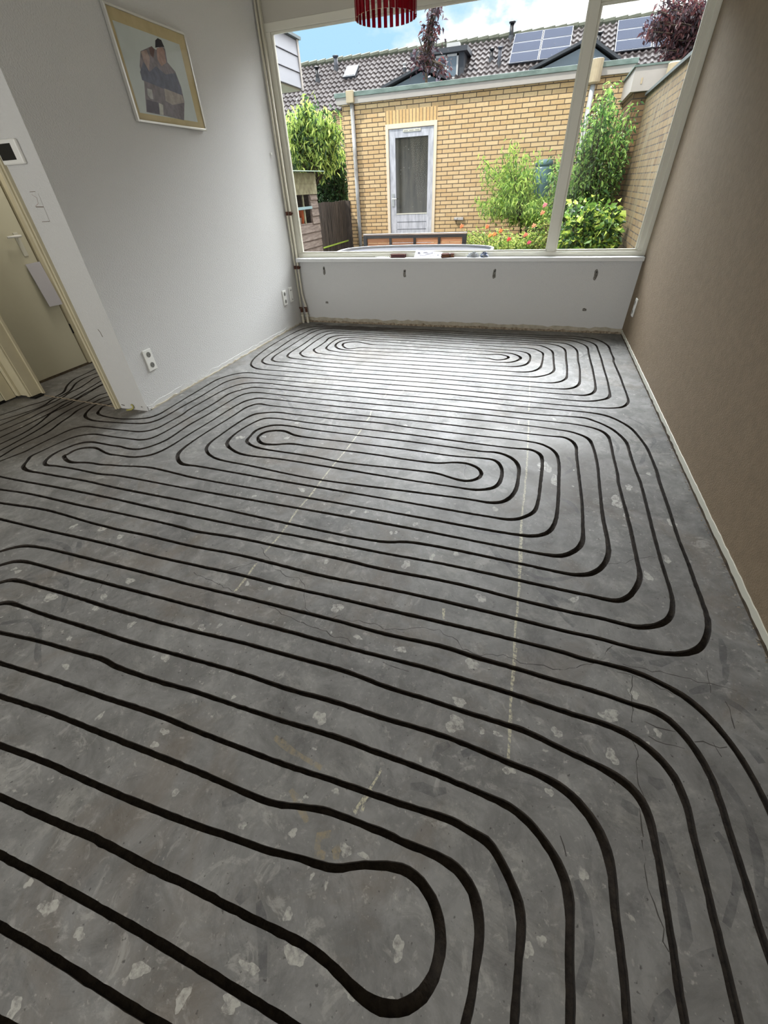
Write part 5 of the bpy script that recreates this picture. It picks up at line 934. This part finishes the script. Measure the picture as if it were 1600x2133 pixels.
# solar panels
M['solar'] = mat('solar_glass', rgb(76,81,94), .7, spec=0.0, var=.06, vscale=2); M['alu'] = mat('aluminium', rgb(74,78,88), .6)
def solar(x0, x1, y0, y1, label, grp):
    e = empty('solar_panel', tuple(rp_((x0+x1)/2, y0, .09)), label, 'solar panel', grp)
    m = MB(); q = [rp_(x0, y0, .09), rp_(x1, y0, .09), rp_(x1, y1, .09), rp_(x0, y1, .09)]; m.hexa(q, [p+dn*.03 for p in q]); m.build('panel_frame', M['alu'], e)
    g = .025; q = [rp_(x0+g, y0+g, .121), rp_(x1-g, y0+g, .121), rp_(x1-g, y1-g, .121), rp_(x0+g, y1-g, .121)]; m = MB(); m.hexa(q, [p+dn*.004 for p in q]); m.build('panel_glass', M['solar'], e)
rows_n = ['lowest', 'middle', 'topmost']
for c_ in range(2):
    for r_ in range(3):
        solar(.60+1.03*c_, 1.61+1.03*c_, 17.12+.475*r_, 17.58+.475*r_, f'{rows_n[r_]} solar panel in the {["left","right"][c_]} column of the array left of the window post', 'solar panels left of the window post')
for c_ in range(3):
    for r_ in range(3):
        solar(4.10+1.15*c_, 5.22+1.15*c_, 17.05+.475*r_, 17.51+.475*r_, f'{rows_n[r_]} solar panel in the {["left","middle","right"][c_]} column of the array right of the window post', 'solar panels right of the window post')
# dormer
dm = empty('roof_dormer', (-2.0, 16.95, 4.3), 'dark dormer with a white window set in the long tiled roof', 'dormer')
M['slate'] = mat('dark_slate_cladding', rgb(60,64,70), .6, var=.1, vscale=5); M['pvc'] = mat('white_window_frame', rgb(190,190,188), .4); M['farglass'] = mat('dark_far_glass', rgb(96,112,124), .08)
m = MB(); m.box((-2.85, 16.95, 4.3), (-1.02, 18.4, 5.07)); m.build('dormer_body', M['slate'], dm)
m = MB(); m.box((-3.0, 16.75, 5.07), (-.88, 18.5, 5.20)); m.build('dormer_roof', M['slate'], dm)
m = MB()
x0, x1, z0, z1 = -2.12, -1.22, 4.40, 5.05
m.box((x0, 16.91, z0), (x1, 16.95, z0+.06)); m.box((x0, 16.91, z1-.06), (x1, 16.95, z1)); m.box((x0, 16.91, z0), (x0+.06, 16.95, z1)); m.box((x1-.06, 16.91, z0), (x1, 16.95, z1)); m.box((-1.70, 16.91, z0), (-1.64, 16.95, z1)); dw = m.build('dormer_window', M['pvc'], dm)
for a_, b_ in ((x0+.06, -1.70), (-1.64, x1-.06)): m = MB(); m.box((a_, 16.93, z0+.06), (b_, 16.945, z1-.06)); m.build('window_pane', M['farglass'], dw)
m = MB(); m.box((-1.75, 17.3, 5.20), (-1.28, 17.6, 5.40)); m.lathe((-1.62, 17.3, 5.30), [(.075, 0), (.075, -.01), (.001, -.012)], 14, axis='y'); thing_mesh(m, 'air_conditioner', M['pvc'], 'white air conditioning unit on top of the dark dormer', 'air conditioner')
# skylight
s0 = [roofpt(718, 167), roofpt(733, 167.5), roofpt(745, 146.5), roofpt(727, 145)]
sxa, sxb, sya, syb = -6.02, -5.50, 17.50, 18.06
sk = empty('skylight', tuple(rp_(sxa, sya, .05)), 'small tilted skylight in the left part of the long tiled roof', 'skylight')
m = MB(); q = [rp_(sxa, sya, .04), rp_(sxb, sya, .04), rp_(sxb, syb, .04), rp_(sxa, syb, .04)]; m.hexa(q, [p+dn*.09 for p in q]); m.build('skylight_frame', M['slate'], sk)
g = .05; q = [rp_(sxa+g, sya+g, .135), rp_(sxb-g, sya+g, .135), rp_(sxb-g, syb-g, .135), rp_(sxa+g, syb-g, .135)]; m = MB(); m.hexa(q, [p+dn*.006 for p in q]); m.build('skylight_pane', mat('bright_skylight_glass', rgb(180,184,190), .2), sk)
# vent pipes
def vent(pxb, pyb, pxt, pyt, r, mt, label, cap=True):
    b = roofpt(pxb, pyb); t = hit(pxt, pyt, 1, b.y); e = empty('vent_pipe', (b.x, b.y, b.z), label, 'vent pipe')
    m = MB(); m.tube([(b.x, b.y, b.z-.1), (b.x, b.y, t.z-.06)], r, 12); m.build('pipe_stack', mt, e, smooth=True)
    m = MB(); m.lathe((b.x, b.y, 0), [(r*1.9, b.z-.12), (r*1.3, b.z+.12)], 12); m.build('flashing', M['slate'], e)
    if cap: m = MB(); m.lathe((b.x, b.y, 0), [(r*1.5, t.z-.06), (r*1.7, t.z-.02), (r*.5, t.z)], 12); m.build('vent_cap', mt, e)
vent(701, 146, 696, 115, .075, M['alu'], 'silver flue with a cap at the ridge, left part of the long roof')
vent(663, 172, 661, 138, .07, M['black'], 'dark vent pipe on the tiled roof beside the white canopy')
vent(1064, 84, 1066, 44, .075, M['black'], 'tall dark flue on the ridge by the solar panels')
vent(1023, 130, 1022, 100, .06, M['black'], 'short dark vent pipe on the roof, right of the dormer')
vent(1039, 138, 1042, 96, .06, M['alu'], 'grey vent pipe on the roof just left of the solar panels')
vent(1245, 98, 1254, 65, .06, M['black'], 'dark vent pipe on the roof right of the window post')
vent(843, 150, 842, 130, .05, M['pvc'], 'white vent pipe on the roof left of the dormer')
# small gabled sheds on the other side of the brick shed
def gable(x0, xr, x1, y0, y1, ze, zr, label):
    e = empty('gabled_shed', ((x0+x1)/2, y0, -.06), label, 'shed')
    m = MB(); m.prism([(x0+.08, -.06), (x1-.08, -.06), (x1-.08, ze-.02), (xr, zr-.05), (x0+.08, ze-.02)], y0+.05, y1-.05, axis=1); m.build('shed_body', mat('blue_grey_board', rgb(110,122,132), .6) if 'blue_grey_board' not in bpy.data.materials else bpy.data.materials['blue_grey_board'], e)
    for a_, b_, za, zb2 in ((x0, xr, ze, zr), (xr, x1, zr, ze)):
        m = MB(); m.hexa([(a_, y0-.08, za), (b_, y0-.08, zb2), (b_, y1, zb2), (a_, y1, za)], [(a_, y0-.08, za+.05), (b_, y0-.08, zb2+.05), (b_, y1, zb2+.05), (a_, y1, za+.05)]); m.build('shed_roof', M['slate'], e)
gable(-1.70, -.70, .05, 9.0, 11.0, 3.24, 3.52, 'blue grey gabled shed roof rising behind the brick shed, below the dormer')
gable(1.85, 3.05, 3.75, 9.0, 11.0, 3.24, 3.62, 'blue grey gabled shed roof rising behind the brick shed, at the window post')
# ------------------------------------------------------------ plants
def leafmat(name, c, r=.55):
    m, nt, b = new_mat(name); b.inputs['Base Color'].default_value = rgb(*c); b.inputs['Roughness'].default_value = r
    L = nt.links.new; tr = N(nt, 'ShaderNodeBsdfTranslucent'); tr.inputs['Color'].default_value = tuple(min(1, x*1.25) for x in rgb(*c)[:3])+(1,)
    mx = N(nt, 'ShaderNodeMixShader', i={0: .35}); L(b.outputs[0], mx.inputs[1]); L(tr.outputs[0], mx.inputs[2]); L(mx.outputs[0], nt.nodes['Material Output'].inputs['Surface']); return m
M['bark'] = mat('dark_bark', rgb(74,62,48), .9, var=.3, vscale=30)
def leaf(m, p, d, ln, wd, rnd, mi):
    d = d.normalized(); s = d.cross(Vector((rnd.gauss(0, 1), rnd.gauss(0, 1), rnd.gauss(0, 1)+.6)))
    if s.length < 1e-4: s = Vector((1, 0, 0))
    s.normalize(); n = s.cross(d); a = p; b = p+d*ln*.45+s*wd+n*wd*.5; c = p+d*ln+Vector((0, 0, -ln*.15)); e = p+d*ln*.45-s*wd+n*wd*.5
    k = len(m.v); m.v += [tuple(a), tuple(b), tuple(c), tuple(e)]; m.f += [(k, k+1, k+2), (k, k+2, k+3)]; m.m += [mi, mi]
def plant(name, label, cat, base, tips, nleaf, ln, wd, mats, seed, droop=.6, stems=True, t0=.35, spread=.10, trunk=None, group=None, stemr=.006, part='foliage'):
    """tips: list of points where the branches end; leaves sit along the outer part of every branch"""
    rnd = random.Random(seed); base = Vector(base)
    e = empty(name, tuple(base), label, cat, group)
    m = MB(); st = MB(); per = max(1, nleaf//len(tips))
    fork = Vector(trunk) if trunk else base
    if trunk: st.tube([base, (base+fork)/2+Vector((.02, 0, 0)), fork], [stemr*4, stemr*3.3, stemr*2.6], 8)
    for t in tips:
        t = Vector(t); mid = (fork+t)/2+Vector((rnd.gauss(0, .06), rnd.gauss(0, .06), abs(rnd.gauss(0, .08))))
        if stems: st.tube([fork, mid, t], [stemr*1.6, stemr, stemr*.35], 4, cap=False)
        for _ in range(per):
            u = t0+(1-t0)*rnd.random()**.7; p = (fork*(1-u)+mid*u)*(1-u)+(mid*(1-u)+t*u)*u
            p = p+Vector((rnd.gauss(0, spread), rnd.gauss(0, spread), rnd.gauss(0, spread)))
            if p.y < 3.7: p.x = min(p.x, 3.70-ln*.8)
            d = Vector((rnd.gauss(0, 1), rnd.gauss(0, 1), rnd.gauss(0, .6)-droop))
            leaf(m, p, d, ln*rnd.uniform(.6, 1.3), wd*rnd.uniform(.7, 1.3), rnd, rnd.randrange(len(mats)))
    m.build(part, mats, e, fix=False)
    if stems: st.build('stems', M['bark'], e, smooth=True)
    return e
G1 = [leafmat('lime_leaf', (184,206,104)), leafmat('fresh_leaf', (150,182,84)), leafmat('mid_leaf', (104,140,64))]
G2 = [leafmat('bright_green_leaf', (140,172,88)), leafmat('green_leaf', (94,130,64)), leafmat('deep_leaf', (54,82,44))]
G3 = [leafmat('yellow_green_leaf', (170,188,86)), leafmat('broad_leaf', (98,132,58)), leafmat('dark_broad_leaf', (48,76,40))]
G4 = [leafmat('ivy_dark', (44,72,42)), leafmat('ivy_mid', (66,98,52))]
G5 = [leafmat('maple_purple', (66,40,46)), leafmat('maple_dark', (40,28,34)), leafmat('maple_red', (92,54,54))]
G6 = [leafmat('pale_yellow_leaf', (184,190,106)), leafmat('lime_small_leaf', (140,164,76)), leafmat('small_mid_leaf', (96,124,56))]
rt = random.Random(11)
def cloud(pxs, Y, dY, n, rnd):
    """random points inside a silhouette given by (px, py, rx, ry) ellipses, at depth Y+-dY"""
    out = []
    for _ in range(n):
        cx, cy, rx, ry = rnd.choice(pxs); a = rnd.uniform(0, 6.283); r = rnd.random()**.5; v_ = at(cx+rx*r*math.cos(a), cy+ry*r*math.sin(a), Y+rnd.uniform(-dY, dY))
        if Y < 3.6: v_.x = min(v_.x, 3.66)
        out.append(v_)
    return out
b0 = at(1085, 495, 3.9); b0 = Vector((b0.x, 3.9, -.06))
plant('peach_tree', 'bright green drooping leaved small tree left of the window post, before the barrel', 'tree', b0, cloud([(1045,385,34,50),(1085,375,36,55),(1115,395,36,45),(1040,425,40,30),(1130,430,30,25),(1090,440,50,20)], 3.9, .35, 90, rt)+[at(px, py, 3.85) for px, py in ((1001,330),(1045,318),(1068,304),(1072,292),(1005,350),(993,420),(1125,315),(1055,330),(1090,330),(1010,380))],
      6800, .075, .0105, G1, 1, droop=1.0, trunk=tuple(at(1086, 462, 3.9)), spread=.05, t0=.5)
b1 = Vector((3.25, 3.2, -.06))
plant('tall_climber', 'tall dense green climbing shrub right of the window post against the garden wall', 'shrub', b1, cloud([(1270,185,12,22),(1255,220,28,22),(1300,235,26,18),(1240,260,40,28),(1290,280,42,30),(1225,310,40,34),(1270,330,50,40),(1215,370,34,40),(1250,390,40,30),(1165,330,12,30),(1175,400,16,50),(1160,360,12,30)], 3.2, .35, 170, rt),
      9500, .062, .012, G2, 2, droop=.7, spread=.06, t0=.45)
b2 = Vector((3.3, 2.0, -.06))
plant('hydrangea_bush', 'broad leaved yellow green bush at the foot of the right garden wall', 'shrub', b2, cloud([(1200,440,34,22),(1250,430,36,20),(1300,450,30,26),(1185,480,28,26),(1240,480,44,30),(1300,490,30,24),(1170,505,24,14),(1250,505,60,14)], 2.0, .28, 110, rt),
      2600, .085, .026, G3, 3, droop=.1, spread=.05, t0=.55)
b3 = Vector((2.35, 2.7, -.06))
plant('lantana_bed', 'low pale leaved flowering bed between the bench and the window post', 'shrub', b3, cloud([(1000,490,26,16),(1040,495,34,18),(1080,505,34,14),(1115,495,30,18),(1140,470,20,36),(1020,512,40,10),(1100,515,40,8),(972,492,10,12)], 2.7, .30, 110, rt),
      5200, .040, .012, G6, 4, droop=-.1, spread=.05, t0=.5)
for i, (px, py, col, nm, wh) in enumerate(((1015,472,(232,128,80),'orange','highest left over the pale bed'),(1043,481,(236,134,72),'orange','beside the small tree trunk at its left'),(1030,488,(238,150,84),'orange','low left of the small tree trunk'),(1021,490,(240,168,90),'light orange','leftmost low in the pale bed'),
        (1060,498,(228,74,70),'red','just below the small tree trunk'),(1095,489,(240,128,104),'salmon','right of the small tree trunk'),(1102,505,(228,92,120),'pink','lowest right of the trunk'),(1135,427,(232,132,142),'pink','high beside the window post'),(1130,443,(240,150,110),'pale orange','mid height beside the window post'),(962,471,(236,140,92),'orange','above the right end of the bench'),(1112,470,(236,160,120),'peach','between tree and window post'))):
    v = at(px, py, 2.42); e = empty('flower', tuple(v), f'{nm} flower head {wh}', 'flower', None)
    m = MB()
    for k in range(9):
        a = k*2.4; r = .006+.0022*k; c = v+Vector((r*math.cos(a)*1.1, -.012, r*math.sin(a))); s = .011
        m.add([c+Vector((-s, 0, -s)), c+Vector((s, .002, -s*.6)), c+Vector((s*.8, -.004, s)), c+Vector((-s*.7, .001, s)), c+Vector((0, -.008, 0))], [(0, 1, 4), (1, 2, 4), (2, 3, 4), (3, 0, 4)])
    m.build('petals', mat('petal_%d' % i, rgb(*col), .6), e, fix=False)
    m = MB(); m.tube([v+Vector((0, 0, -.01)), (v.x+.02, v.y+.14, v.z-.30)], .002, 4); m.build('stalk', G6[2], e)
b4 = Vector((-2.2, 5.3, -.06))
plant('light_green_tree', 'light green drooping tree above the playhouse at the left', 'tree', b4, cloud([(640,215,10,18),(630,245,28,25),(655,250,30,30),(690,250,14,16),(610,280,16,40),(640,295,35,35),(700,285,20,30),(680,320,30,25)], 5.25, .3, 120, rt),
      6500, .12, .018, [leafmat('light_drooping_leaf', (188,204,112)), leafmat('light_mid_leaf', (134,160,78)), G2[2]], 5, droop=1.1, spread=.07, t0=.5, trunk=(-2.2, 5.3, 1.3), stemr=.012)
b5 = Vector((-2.0, 6.2, -.06))
plant('ivy_hedge', 'dark ivy hedge behind the dark fence, left of the brick shed', 'hedge', b5, cloud([(690,330,35,30),(640,340,40,20),(690,380,36,40),(705,410,20,20),(610,330,20,30),(660,400,20,25),(690,300,32,30)], 6.2, .25, 150, rt),
      9000, .075, .026, G4+[G2[2]], 6, droop=.3, spread=.08, t0=.4, stemr=.01)
b6 = Vector((5.7, 5.7, -.06))
plant('purple_maple', 'dark purple leaved maple hanging in at the top right', 'tree', b6, cloud([(1400,15,40,22),(1440,20,26,24),(1375,45,24,16),(1410,50,36,16),(1440,60,18,20),(1395,110,6,8),(1420,100,22,20),(1440,85,16,30),(1355,62,8,8),(1405,125,14,8)], 5.3, .32, 130, rt),
      5200, .075, .017, G5, 7, droop=.8, spread=.055, t0=.72, trunk=(5.7, 5.7, 2.6), stemr=.012)
b7 = Vector((-.35, 8.3, -.06))
plant('maple_sapling', 'slender purple maple sapling rising beside the dormer', 'tree', b7, cloud([(905,10,14,14),(902,35,14,14),(898,62,12,14),(893,88,10,12),(890,112,12,8)], 8.3, .15, 46, rt)+cloud([(880,130,18,8),(900,140,28,10),(925,145,14,10)], 8.3, .2, 26, rt),
      620, .11, .026, G5+[leafmat('maple_grey', (92,84,92))], 8, droop=.6, spread=.07, t0=.86, trunk=tuple(at(888, 125, 8.3)), stemr=.012)
